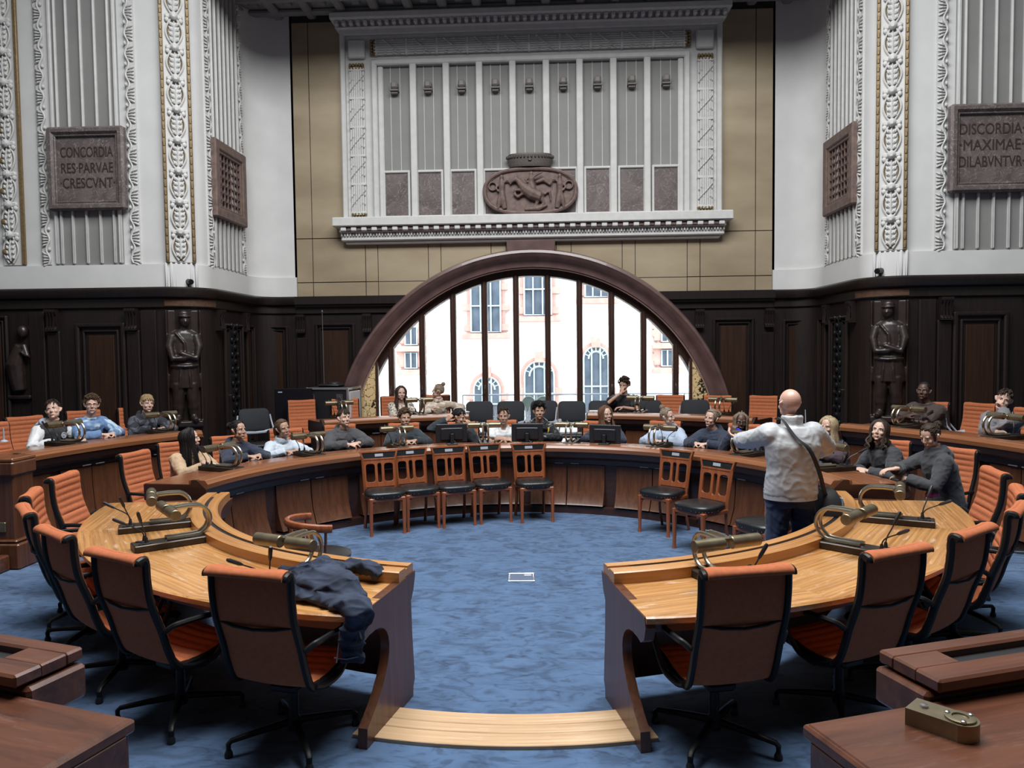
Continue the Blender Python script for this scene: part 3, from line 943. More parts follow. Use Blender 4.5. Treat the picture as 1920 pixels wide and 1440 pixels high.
Z0, Z1 = 3.52, 9.6
for s in (-1, 1):
    MW = Matrix.Translation((0, YS, 0))
    b = B()
    for x in (-7.34, -5.94): wave_strip(b, s * x, Z0, Z1, MW, -1 if (x > -6.5) ^ (s < 0) else 1)
    trim(b, M_stucco)
    b = B()
    b.box((s * 6.66, YS - .01, 6.5), (1.04, .02, 6.0)); trim(b, M_plaster2, 0)
    b = B()
    for x in (7.16, 7.08, 6.90, 6.685, 6.47, 6.26, 6.17): b.box((s * x, YS - .035, 6.55), (.035 if x not in (7.16, 6.17) else .05, .05, 6.06), bev=.012)
    trim(b, M_stucco)
    # rounded corner with the gilded medallion strip
    cx, cy = s * 5.5, YS + .45
    ang = R(-62) if s < 0 else R(-118)
    px_, py_ = cx + .455 * cos(ang), cy + .455 * sin(ang)
    MC = Matrix.Translation((px_, py_, 0)) @ Matrix.Rotation(ang + pi / 2, 4, 'Z')
    b, bg = B(), B()
    b.box((0, -.0, (Z0 + Z1) / 2), (.42, .06, Z1 - Z0), MC, bev=.01)
    medallion_strip(b, bg, 0, Z0, Z1, MC)
    for sg in (-1, 1):
        bg.box((sg * .185, -.04, (Z0 + Z1) / 2), (.05, .04, Z1 - Z0), MC, bev=.008)
        for k in range(50): bg.box((sg * .185, -.062, Z0 + .06 + k * (Z1 - Z0) / 50), (.03, .02, .07), MC, bev=.006)
    trim(b, M_stucco); trim(bg, M_gilt)
    b = B()
    for i in range(7): b.box(((i - 3) * .07, -.015, 3.33), (.035, .05, .38), MC, bev=.01)
    trim(b, M_plaster)
    # outer scroll strip at the edge of the picture
    b, bg = B(), B()
    MO = Matrix.Translation((s * 7.86, YS, 0))
    b.box((0, -.01, (Z0 + Z1) / 2), (.3, .04, Z1 - Z0), MO)
    medallion_strip(b, bg, -s * -.02, Z0, Z1, MO)
    bg.box((-s * .17, -.03, (Z0 + Z1) / 2), (.055, .05, Z1 - Z0), MO, bev=.008)
    for k in range(14): bg.ell((s * .11, -.05, Z0 + .2 + .457 * k), (.05, .03, .05), MO, 10, 6)
    trim(b, M_stucco); trim(bg, M_gilt)
    # side wall of the recess
    MS = Matrix.Translation((s * XA, 0, 0)) @ Matrix.Rotation(-s * pi / 2, 4, 'Z')     # local x runs along the wall, -y into the room
    b = B()
    sx = 1 if s < 0 else -1
    for y, g in ((11.72, 1), (13.0, -1)): wave_strip(b, sx * y, Z0, ZR, MS, g * sx)
    trim(b, M_stucco)
    b = B(); b.box((sx * 12.36, -.01, 5.9), (.98, .02, 4.7), MS); trim(b, M_plaster2, 0)
    b = B()
    for k in range(7): b.box((sx * (11.88 + .16 * k), -.035, 5.85), (.035, .05, 4.66), MS, bev=.012)
    trim(b, M_stucco)
    # pierced grille
    nm = 'left' if s < 0 else 'right'
    t = thing('vent_grille', f'square brown marble frame with a pierced grille on the {nm} recess wall', 'grille', (s * (XA - .02), 12.36, 4.93), -s * pi / 2)
    b = B()
    for q in (-1, 1):
        b.box((q * .53, -.05, 0), (.16, .12, 1.24), bev=.02); b.box((0, -.05, q * .54), (1.1, .12, .16), bev=.02)
        b.box((q * .43, -.045, 0), (.05, .08, .98), bev=.012); b.box((0, -.045, q * .44), (.9, .08, .05), bev=.012)
    b.build('frame', M_sand, t, smooth=30)
    b = B()
    for i in range(7):
        for j in range(7):
            cx_, cz_ = (i - 3) * .125, (j - 3) * .125
            b.tube([(cx_ + .062 * cos(2 * pi * k / 10), -.05, cz_ + .062 * sin(2 * pi * k / 10)) for k in range(11)], .012, 5)
    for i in range(8):
        b.box(((i - 3.5) * .125, -.05, 0), (.012, .03, .86)); b.box((0, -.05, (i - 3.5) * .125), (.86, .03, .012))
    b.build('lattice', M_sand, t)
    b = B(); b.box((0, -.015, 0), (.86, .01, .86)); b.build('backing', M_black, t, smooth=0)
    b = B(); b.box((.42 if s < 0 else -.42, -.06, 0), (.012, .06, .84)); b.build('gilt_bead', M_gilt, t, smooth=0)
    # inscription plaque
    words = ('CONCORDIA', 'RES·PARVAE', '·CRESCVNT·') if s < 0 else ('DISCORDIA·', '·MAXIMAE·', 'DILABVNTVR·')
    t = thing('inscription_plaque', 'brown marble wall plaque carved ' + ' '.join(words).replace('·', ' ').strip(), 'plaque', (s * 6.615, YS - .02, 4.93))
    b = B()
    b.box((0, -.045, 0), (1.16, .05, 1.22))
    for q in (-1, 1):
        b.box((q * .54, -.075, 0), (.11, .13, 1.24), bev=.03); b.box((0, -.075, q * .565), (1.19, .13, .11), bev=.03)
        b.box((q * .475, -.065, 0), (.035, .09, 1.08), bev=.012); b.box((0, -.065, q * .495), (1.0, .09, .035), bev=.012)
    b.build('slab', M_marble, t, smooth=30)
    zz = (.245, .01, -.215) if s < 0 else (.27, .045, -.19)
    for w_, z_ in zip(words, zz):
        b = B(); me = text_mesh(w_, .2, .004); wd = max(v.co.x for v in me.vertices) - min(v.co.x for v in me.vertices)
        cxm = (max(v.co.x for v in me.vertices) + min(v.co.x for v in me.vertices)) / 2
        tw = {'CONCORDIA': .81, 'RES·PARVAE': .8, '·CRESCVNT·': .84, 'DISCORDIA·': .89, '·MAXIMAE·': .88, 'DILABVNTVR·': .9}[w_]
        merge_mesh(b, me, Matrix.Translation((0, -.072, z_)) @ Matrix.Rotation(pi / 2, 4, 'X') @ Matrix.Diagonal((tw / wd, 1.08, 1, 1)) @ Matrix.Translation((-cxm, 0, 0)))
        b.build('lettering', M_letter, t, smooth=0)


# ------------------------------------------------------------------ panelling relief
def raised(b, bf, x0, x1, z0, z1, M, w=.07):
    """moulded frame with a lighter field"""
    for d, k, h in ((0, w, .06), (w * 1.5, w * .6, .04)):
        a0, a1, c0, c1 = x0 + d, x1 - d, z0 + d, z1 - d
        for q in ((a0 + k / 2, (c0 + c1) / 2, k, c1 - c0), (a1 - k / 2, (c0 + c1) / 2, k, c1 - c0), ((a0 + a1) / 2, c1 - k / 2, a1 - a0, k), ((a0 + a1) / 2, c0 + k / 2, a1 - a0, k)):
            b.box((q[0], -h / 2, q[1]), (q[2], h, q[3]), M, bev=.02)
    e = w * 2.7
    bf.box(((x0 + x1) / 2, -.008, (z0 + z1) / 2), (x1 - x0 - 2 * e, .02, z1 - z0 - 2 * e), M, bev=.008)


def corbel(b, x, z, M, w=.17):
    b.prism([(-.0, z), (-.12, z), (-.12, z - .04), (-.08, z - .1), (-.07, z - .26), (-.1, z - .3), (-.1, z - .33), (0, z - .33)], x - w / 2, x + w / 2, M, axis='x')
    for k in range(3): b.tube([(x + (k - 1) * .045, -.115, z - .02), (x + (k - 1) * .045, -.085, z - .14), (x + (k - 1) * .045, -.1, z - .3)], .012, 5, M)


b, bf = B(), B()
for s in (-1, 1):
    M0 = Matrix.Translation((0, YS - .06, 0))
    raised(b, bf, *sorted((s * 6.9, s * 6.12)), .7, 2.62, M0); raised(b, bf, *sorted((s * 8.4, s * 7.95)), .7, 2.75, M0, .05)
    for x in (7.24, 6.0): corbel(b, s * x, 2.83, M0)
    for x in (7.5, 5.76): b.box((s * x, YS - .075, 1.6), (.24, .05, 2.4), bev=.012)
    for x in (7.24, 6.0): b.box((s * x, YS - .08, 1.4), (.2, .05, 2.2), bev=.012)
    MB = Matrix.Translation((0, YB - .06, 0))
    raised(b, bf, *sorted((s * 4.45, s * 4.98)), .6, 2.62, Matrix.Translation((0, YB - .06, 0)), .045)
    raised(b, bf, *sorted((s * 3.22, s * 3.95)), .6, 2.66, MB, .05)
    for x in (4.2, 2.98): corbel(b, s * x, 2.82, MB, .15)
    b.box((s * 4.2, YB - .075, 1.3), (.2, .04, 2.2), bev=.012)
    # recess side wall: a carved lattice door with a handle
    MS = Matrix.Translation((s * (XA - .06), 0, 0)) @ Matrix.Rotation(-s * pi / 2, 4, 'Z'); sx = 1 if s < 0 else -1
    raised(b, bf, *sorted((sx * 11.95, sx * 12.7)), .4, 2.62, MS, .05); raised(b, bf, *sorted((sx * 12.85, sx * 13.2)), .5, 2.62, MS, .04)
    corbel(b, sx * 11.78, 2.83, MS, .14); corbel(b, sx * 12.78, 2.83, MS, .12)
M_frieze = wood('lighter_frieze_wood', (.06, .03, .018), (.12, .062, .036), .4, (2, 20, 20))
bz = B()
for pth in (path_l[1:10], [(-x, y) for x, y in path_l[1:10]][::-1]): bz.sweep(pth, [(-.098, 2.862), (-.108, 2.862), (-.108, 2.962), (-.098, 2.962)], True)
struct(bz.build('trim_42', M_frieze, smooth=40))
struct(b.build('trim_40', M_wain, smooth=30)); struct(bf.build('trim_41', M_wainlight, smooth=30))
for s, nm in ((-1, 'left'), (1, 'right')):
    t = thing('carved_screen', f'black carved lattice screen door in the panelling of the {nm} recess wall', 'screen', (s * (XA - .075), 12.32, 0), -s * pi / 2)
    b = B()
    for k in range(9):
        z = .55 + k * .24
        b.tube([(.09 * sin(2 * pi * i / 12) * (1 if k % 2 else -1), -.03, z + .12 * cos(2 * pi * i / 12)) for i in range(13)], .022, 6)
        b.ell((0, -.04, z), (.05, .03, .05), nu=8, nv=6)
        for sg in (-1, 1): b.ell((sg * .11, -.035, z + .12), (.035, .025, .05), nu=8, nv=6)
    b.build('carving', M_blackmetal, t)
    b = B(); b.box((0, -.01, 1.5), (.34, .02, 2.2)); b.build('board', M_black, t, smooth=0)
    sx = 1 if s < 0 else -1
    b = B(); b.tube([(-.3 * sx, -.02, 1.45), (-.3 * sx, -.07, 1.45), (-.2 * sx, -.075, 1.45)], .012, 6); b.build('door_handle', M_brassdark, t)
M_carve = plain('carved_dark_wood', (.02, .012, .01), .42, noise_amt=.3, scale=8, coat=.2)
for s, nm, act in ((-1, 'left', 'man in a long coat'), (1, 'right', 'man in coat and boots')):
    ang = R(-62) if s < 0 else R(-118)
    px_, py_ = s * 5.5 + .5 * cos(ang), YS + .45 + .5 * sin(ang)
    MC = Matrix.Translation((px_, py_, 0)) @ Matrix.Rotation(ang + pi / 2, 4, 'Z')
    b = B(); sg = -s
    el = lambda z, x, y, dx=0.: [(dx + x * cos(2 * pi * i / 20), -.04 + y * sin(2 * pi * i / 20), z) for i in range(20)]
    b.loft([el(2.5, .09, .06), el(2.45, .17, .085), el(2.36, .2, .1), el(2.15, .205, .12), el(2.0, .18, .11), el(1.93, .185, .115), el(1.75, .21, .12), el(1.62, .215, .12)])
    b.tube([(0, -.05, 2.45), (0, -.06, 2.58)], [.06, .055], 10); b.ell((sg * .02, -.09, 2.63), (.075, .075, .1)); b.ell((sg * .03, -.16, 2.62), (.014, .02, .02), nu=8, nv=6)
    b.ell((sg * .02, -.09, 2.7), (.1, .09, .022)); b.ell((sg * .01, -.08, 2.74), (.085, .075, .06))
    for q in (-1, 1):
        b.tube([(q * .16, -.06, 2.42), (q * .205, -.1, 2.24), (q * .16, -.15, 2.06), (-q * .02, -.18, 2.1 + .03 * q)], [.065, .065, .052, .04], 10); b.ell((-q * .03, -.185, 2.11 + .03 * q), (.045, .03, .03))
        b.tube([(q * .09, -.06, 1.68), (q * .095, -.07, 1.46), (q * .1, -.06, 1.2)], [.1, .085, .065], 10); b.tube([(q * .1, -.06, 1.3), (q * .1, -.06, 1.36)], [.082, .085], 10)
        b.tube([(q * .1, -.05, 1.17), (q * .115, -.12, 1.15), (q * .14, -.2, 1.13)], [.06, .055, .036], 8)
        b.tube([(q * .06, -.15, 1.9), (q * .07, -.165, 1.76), (q * .08, -.16, 1.62)], .012, 6)
    b.tube([(-.19, -.08, 1.96), (-.1, -.15, 1.95), (0, -.17, 1.945), (.1, -.15, 1.95), (.19, -.08, 1.96)], .026, 8)
    b.tube([(-.12, -.12, 2.46), (0, -.16, 2.3), (.02, -.17, 2.1)], .016, 6)
    b.box((0, -.06, 1.07), (.46, .2, .08)); b.box((0, .03, 1.9), (.48, .05, 1.8))
    for q in (-1, 1): b.box((q * .235, -.0, 1.9), (.03, .07, 1.8))
    me = remeshed(b, .012, 1)
    o = link('carved_figure', me, M_carve, smooth=80); o.matrix_world = MC
    tag(o, f'dark wooden carved {act} on the rounded {nm} pillar of the panelling', 'carving')
b = B(); b.tube([(-7.75, YS - .1, 2.3), (-7.85, YS - .1, 2.0), (-7.8, YS - .1, 1.6)], [.08, .14, .1], 10); b.ell((-7.72, YS - .1, 2.5), (.08, .07, .1)); b.tube([(-7.7, YS - .12, 2.3), (-7.62, YS - .15, 2.1), (-7.7, YS - .18, 2.2)], [.05, .045, .03], 8)
b.box((-7.8, YS - .08, 1.5), (.36, .1, .06))
o = link('carved_figure', remeshed(b, .014, 2), M_carve, smooth=80)
tag(o, 'dark wooden carved figure half out of view at the left edge of the panelling', 'carving')

# small camera on each cornice
for s, nm, px, py in ((-1, 'left', 355, 527), (1, 'right', 1649, 508)):
    c = aty(px, py, YS + .1)
    t = thing('webcam', f'small black camera sitting on the {nm} cornice of the dark panelling', 'camera', (c.x, c.y, ZW + .004), 0, 'cornice cameras')
    b = B(); b.tube([(s * .03, 0, .1), (-s * .09, -.13, .08)], [.042, .042], 12); b.build('body', M_black, t)
    b = B(); b.tube([(-s * .09, -.131, .08), (-s * .096, -.14, .079)], .03, 12); b.build('lens', M_darkpaint, t)
    b = B(); b.tube([(0, -.03, .0), (0, -.03, .07)], .014, 8); b.box((0, -.02, .008), (.1, .09, .016), bev=.004); b.build('stand', M_black, t)
    b = B(); b.tube(bez((s * .04, .01, .1), (s * .12, .03, .16), (s * .2, .02, .06), (s * .24, -.02, .008), 8), .005, 5); b.build('cable', M_black, t)
    b = B(); b.ell((s * .0, .03, .16), .008, nu=6, nv=4)
    m_, N_, L_, p_ = nt('red_led_' + nm); p_.inputs['Emission Color'].default_value = (1, .05, .05, 1); p_.inputs['Emission Strength'].default_value = 12
    b.tube([(0, .0, .1), (0, .03, .16)], .004, 5); b.build('indicator_light', m_, t)

# ------------------------------------------------------------------ the ring of desks
NC = V((0, 7.3))                                              # centre of the two near desks
FC = V((-.1, 6.75))                                           # centre of the long far desk
TC = V((0, 6.8))                                              # centre of the upper row
ZT1, ZT2 = 0., .25                                           # floor levels of the two rows


def seguv(c, n, a0, a1):
    def f(co, t):
        k = min(n - 1, int(min(.9999, t) * n)); am = a0 + (a1 - a0) * (k + .5) / n
        d = V((co.x - c.x, co.y - c.y)); tx = V((-sin(am), cos(am))); rx = V((cos(am), sin(am)))
        return (d.dot(tx) + k * 3.7, d.dot(rx) + k * 1.3)
    return f


def near_desk(s, label):
    t = thing('curved_desk', label, 'desk', (0, 0, 0), 0, 'near curved desks')
    A0, A1 = R(-90 + s * 12.3), R(-90 + s * 82)
    def rf(r, q): return r if r < 3.05 else r + (.34 * q ** .85) * (r - 3.05) / .5
    b = B(); nseg = 4; per = 9
    uvs = seguv(NC, nseg, A0, A1)
    for k in range(nseg):                                     # one wedge per seat, the grain turned with it
        a0, a1 = A0 + (A1 - A0) * k / nseg, A0 + (A1 - A0) * (k + 1) / nseg
        am = (a0 + a1) / 2; tx, rx = V((-sin(am), cos(am))), V((cos(am), sin(am)))
        def uvf(co, q, tx=tx, rx=rx, k=k):
            d = V((co.x - NC.x, co.y - NC.y)); return (d.dot(tx) + k * 3.7, d.dot(rx) + k * 1.3 + co.z)
        b.arc(NC, [(2.9, .715), (3.53, .715), (3.545, .725), (3.545, .752), (3.535, .76), (2.9, .76)], a0, a1, per,
              rf=lambda r, q, k=k: rf(r, (k + q) / nseg), uvf=uvf, caps=k in (0, nseg - 1))
    b.build('tabletop', M_top, t, smooth=30)
    b = B(); b.arc(NC, [(2.78, .775), (2.78, .826), (2.792, .832), (2.862, .832), (2.862, .82), (2.897, .82), (2.897, .832), (2.985, .832), (2.995, .826), (2.995, .755), (2.9, .755), (2.9, .775)], A0, A1, 40)
    b.build('rail', M_toprail, t, smooth=25)
    b = B(); b.arc(NC, [(2.862, .81), (2.862, .8215), (2.897, .8215), (2.897, .81)], A0 + s * .05, A1 - s * .06, 40); b.build('slot', M_black, t, smooth=0)
    b = B(); b.arc(NC, [(2.79, .64), (2.76, .72), (2.755, .775), (2.9, .775), (2.9, .66), (2.84, .6), (2.81, .61)], A0, A1, 40); b.build('inner_fascia', M_desk, t, smooth=30)
    b = B(); b.arc(NC, [(2.86, .6), (2.86, .4), (2.83, .14), (2.87, .13), (2.9, .4), (2.9, .6)], A0, A1, 40); b.build('front_panel', M_desk, t, smooth=30)
    b = B(); b.arc(NC, [(3.3, .60), (3.44, .64), (3.46, .715), (3.0, .715), (3.0, .66)], A0, A1, 40, rf=rf); b.build('apron', M_deskdark, t, smooth=30)
    # end boards with the deep curved cut-out for the knees
    for A, th in ((A0, s * .018), (A1, -s * .018)):
        ext = 0 if A == A0 else .3
        poly = [(2.82, .0), (2.815, .06), (2.79, .1), (2.82, .4), (2.83, .62), (2.79, .66), (2.76, .74), (2.755, .775), (3.0, .765), (3.53 + ext, .755), (3.545 + ext, .7), (3.52 + ext, .63), (3.47 + ext, .6), (3.42 + ext, .61)]
        poly += [(3.42 + ext + (3.12 - 3.42 - ext) * (1 - (1 - sin(pi * i / 14)) ** 1.0), .6 - .54 * i / 14 * 1.0) for i in range(1, 7)]
        cut = bez((3.40 + ext, .61, 0), (3.12, .64, 0), (3.02, .36, 0), (3.46 + ext * .6, .11, 0), 12)
        poly = poly[:14] + [(p.x, p.y) for p in cut] + [(3.47 + ext * .6, .0)]
        b = B(); d = V((cos(A), sin(A))); tn_ = V((-sin(A), cos(A)))
        M = Matrix(((d.x, tn_.x, 0, NC.x), (d.y, tn_.y, 0, NC.y), (0, 0, 1, 0), (0, 0, 0, 1)))
        b.prism(poly, -.005 if th > 0 else -.05, .05 if th > 0 else .005, M, axis='y')
        b.build('end_board', M_desk, t, smooth=25)
    return t


near_desk(-1, 'honey-topped curved desk near the camera with a denim jacket thrown over its end')
near_desk(1, 'honey-topped curved desk near the camera, its top clear of clothes')


def long_desk(label, c, r0, a0, a1, z, zf, npan, seed, depth=.72, group=None):
    """curved bench desk, angles in degrees, z = height of its front rail, zf = floor"""
    t = thing('curved_bench_desk', label, 'desk', (0, 0, 0), 0, group)
    A0, A1 = R(a0), R(a1); n = max(10, int(abs(a1 - a0) / 2.2))
    b = B(); b.arc(c, [(r0 + .17, z - .08), (r0 + depth, z - .08), (r0 + depth + .01, z - .07), (r0 + depth, z - .04), (r0 + .17, z - .04)], A0, A1, n); b.build('tabletop', M_redtop, t, smooth=30)
    b = B(); b.arc(c, [(r0, z - .085), (r0 - .005, z - .04), (r0 + .012, z - .02), (r0 + .02, z - .005), (r0 + .03, z), (r0 + .19, z), (r0 + .2, z - .01), (r0 + .2, z - .085)], A0, A1, n); b.build('rail', M_rail, t, smooth=25)
    b = B(); b.arc(c, [(r0 + .035, z - .16), (r0 + .008, z - .085), (r0 + .3, z - .085), (r0 + .3, z - .26), (r0 + .12, z - .26), (r0 + .1, z - .2)], A0, A1, n); b.build('under_rail', M_deskdark, t, smooth=30)
    b = B(); b.arc(c, [(r0 + .16, z - .25), (r0 + .16, zf), (r0 + .2, zf), (r0 + .2, z - .25)], A0, A1, n); b.arc(c, [(r0 + .06, zf), (r0 + .06, zf + .09), (r0 + .2, zf + .09), (r0 + .2, zf)], A0, A1, n)
    b.build('carcass', M_deskdark, t, smooth=30)
    rnd = random.Random(seed)
    for k in range(npan):
        q0, q1 = A0 + (A1 - A0) * (k + .04) / npan, A0 + (A1 - A0) * (k + .96) / npan
        if k % 2 == 0: q1 = A0 + (A1 - A0) * (k + 1.0) / npan; q0 = A0 + (A1 - A0) * (k + .14) / npan
        else: q0 = A0 + (A1 - A0) * (k + .025) / npan; q1 = A0 + (A1 - A0) * (k + .86) / npan
        b = B(); zt, zb = z - .27, zf + .115
        b.arc(c, [(r0 + .14, zt), (r0 + .135, zt - .3 * (zt - zb)), (r0 + .11, zt - .65 * (zt - zb)), (r0 + .05, zb + .02), (r0 + .035, zb), (r0 + .17, zb), (r0 + .17, zt)], q0, q1, 5); p = b.build('front_panel', M_desk, t, smooth=30)
        b = B(); am = q0 + (q1 - q0) * (.8 if k % 2 == 0 else .2); w = .055 / r0
        b.arc(c, [(r0 + .11, zt + .012), (r0 + .11, zt + .024), (r0 + .15, zt + .024), (r0 + .15, zt + .012)], am - w, am + w, 2); b.build('label_holder', M_grey, p, smooth=0)
    for A in (A0, A1):
        d = V((cos(A), sin(A))); tn_ = V((-sin(A), cos(A))); q = 1 if (A == A0) == (A1 > A0) else -1
        M = Matrix(((d.x, tn_.x, 0, c.x), (d.y, tn_.y, 0, c.y), (0, 0, 1, 0), (0, 0, 0, 1)))
        b = B(); b.prism([(r0 + .02, zf), (r0 + .1, zf + .3), (r0 + .13, z - .25), (r0 + .03, z - .2), (r0 + .0, z - .09), (r0 + .1, z + .005), (r0 + .16, z + .005), (r0 + .17, z - .04), (r0 + depth, z - .045), (r0 + depth, z - .2), (r0 + depth - .12, z - .25), (r0 + depth - .15, zf)], -.02, .02, M, axis='y')
        b.build('end_board', M_deskdark, t, smooth=20)
    return t


long_desk('long mahogany half-ring desk of the middle row, faced by the antique chairs', FC, 3.0, 5.5, 172.5, .90, 0, 16, 1, .68)
UP = 'desks of the raised back row'
long_desk('raised curved desk in front of the three boys under the wall plaque', TC, 5.2, 146, 172, 1.12, 0, 5, 2, group=UP)
long_desk('raised curved desk between the flight case and the black window chairs', TC, 5.2, 101, 126, 1.12, 0, 5, 3, group=UP)
long_desk('raised curved desk in front of the boy in the black T-shirt', TC, 5.2, 52, 80, 1.12, 0, 5, 4, group=UP)
long_desk('raised curved desk in front of the two young men beside the carved pillar', TC, 5.2, 8, 38, 1.12, 0, 6, 5, group=UP)

# platforms the rows stand on
b = B()
b.arc(TC, [(5.4, 0), (5.4, ZT2), (8.4, ZT2), (8.4, 0)], R(6), R(174), 48)
struct(b.build('floor_raised_tier', M_carpet, smooth=30))

# end pedestal and step at the left edge of the picture
t = thing('desk_pedestal', 'mahogany end pedestal of the raised row at the left edge, with a small brass label', 'desk end', (0, 0, 0))
b = B(); b.box((-5.5, 7.38, .55), (.8, .3, 1.0), bev=.012); b.build('body', M_desk, t, smooth=30)
b = B(); b.box((-5.5, 7.37, 1.01), (.86, .36, .15), bev=.02); b.build('head', M_desk, t, smooth=30)
b = B(); b.box((-5.5, 7.37, 1.1), (.85, .35, .035), bev=.008); b.build('top', M_redtop, t, smooth=30)
b = B(); b.box((-5.48, 7.37, .13), (.9, .4, .26), bev=.015); b.box((-5.49, 7.37, .28), (.86, .36, .03), bev=.012); b.build('plinth', M_desk, t, smooth=30)
b = B(); b.box((-5.27, 7.222, .42), (.16, .02, .1), bev=.006); b.build('brass_label', M_brass, t, smooth=0)
b = B(); b.box((-5.62, 6.92, .08), (1.0, .5, .16), bev=.015); b.box((-5.66, 7.05, .2), (.9, .25, .08), bev=.015)
tag(b.build('wooden_step', M_fore, smooth=30), 'dark wooden step up to the raised row at the left edge', 'step')

# boards across the gap between the near desks
for k, (r0, r1) in enumerate(((3.02, 3.145), (3.15, 3.24), (3.245, 3.375))):
    b = B(); b.arc(NC, [(r0, 0), (r0, .02), (r0 + .004, .024), (r1 - .004, .024), (r1, .02), (r1, 0)], R(-104.5), R(-75.5), 14)
    tag(b.build('floor_board', M_plank, smooth=25), f'pale curved floor board across the gap between the near desks, the {["farthest", "middle", "nearest"][k]} of three', 'board', 'boards across the gap')
# floor socket box
t = thing('floor_socket', 'metal framed floor box let into the blue carpet in the middle of the ring', 'floor box', (0, 6.96, 0), R(2))
b = B()
for q in (-1, 1): b.box((q * .118, 0, .006), (.014, .25, .012), bev=.003); b.box((0, q * .118, .006), (.25, .014, .012), bev=.003)
b.build('frame', M_chrome, t, smooth=0)
b = B(); b.box((0, 0, .003), (.225, .225, .006)); b.build('lid', plain('grey_blue_lid', (.09, .12, .18), .9), t, smooth=0)
b = B(); b.box((.06, .06, .008), (.07, .05, .005), bev=.002); b.build('latch', M_grey, t, smooth=0)

# ------------------------------------------------------------------ foreground desks of the upper tier beside the camera
def fore_desk(label, p_corner, ang, s):
    """corner of the top nearest the gap, direction of the front edge"""
    t = thing('mahogany_desk', label, 'desk', (p_corner.x, p_corner.y, 0), ang)
    b = B(); b.box((s * 1.2, -.5, 1.03), (2.4, 1.0, .04), bev=.008); b.build('tabletop', M_fore, t, smooth=30)
    b = B(); b.box((s * .06, -.5, 1.035), (.10, .98, .04), bev=.006); b.build('cross_band', M_fore, t, smooth=30)
    b = B(); b.box((s * 1.2, -.03, .93), (2.36, .05, .18), bev=.01); b.box((s * .025, -.5, .93), (.05, .94, .18), bev=.01); b.build('apron', M_fore, t, smooth=30)
    b = B(); b.box((s * 1.22, -.06, .44), (2.2, .04, .8), bev=.006); b.box((s * .08, -.5, .44), (.05, .84, .88), bev=.006); b.build('body', M_deskdark, t, smooth=30)
    b = B(); b.box((s * 1.6, .11, 1.015), (2.3, .22, .12), bev=.012); b.build('ledge', M_fore, t, smooth=30)
    b = B()
    b.box((s * 1.62, .19, 1.105), (2.3, .07, .045), bev=.008); b.box((s * 1.62, .02, 1.105), (2.3, .1, .045), bev=.008); b.box((s * .56, .11, 1.105), (.18, .1, .045), bev=.006); b.build('rail', M_fore, t, smooth=30)
    b = B(); b.box((s * 1.7, .11, 1.092), (2.1, .09, .01)); b.build('slot', M_black, t, smooth=0)
    return t


def fore_at(lab, p, q, s):
    P, Q = at(*p, 1.05), at(*q, 1.05); d = (Q - P) * s
    return fore_desk(lab, P, math.atan2(d.y, d.x), s)


fore_at('dark mahogany desk with a brass fitting, cut off by the lower right corner', (1503, 1357), (1700, 1323), 1)
fore_at('dark mahogany desk with an empty top, cut off by the lower left corner', (256, 1347), (80, 1312), -1)
ca, cb = at(1728, 1330, 1.09), at(1826, 1362, 1.09); cm = ca.lerp(cb, .6)
t = thing('brass_fitting', 'round-ended brass fitting with screws lying on the mahogany desk near the camera', 'fitting', (cm.x, cm.y, 1.05), math.atan2(cb.y - ca.y, cb.x - ca.x))
b = B(); b.prism([(-.11, -.045), (.02, -.045)] + [(.02 + .048 * cos(a), .048 * sin(a)) for a in [R(-80 + 160 * i / 12) for i in range(13)]] + [(.02, .045), (-.11, .045)], 0, .05); b.build('body', M_brass, t, smooth=30)
b = B(); b.lathe([(.04, .05), (.04, .056), (.036, .057), (.022, .057), (.02, .052)], 24, c=(.02, 0, 0)); b.build('ring', M_brass, t)
for k in range(3):
    a = R(60 + 120 * k); b = B(); b.lathe([(.008, .054), (.008, .06), (.003, .062)], 10, c=(.02 + .034 * cos(a), .034 * sin(a), 0)); b.build('screw', M_chrome, t)
b = B(); b.lathe([(.012, .05), (.012, .056), (.006, .057)], 12, c=(-.075, 0, 0)); b.build('button', M_chrome, t)

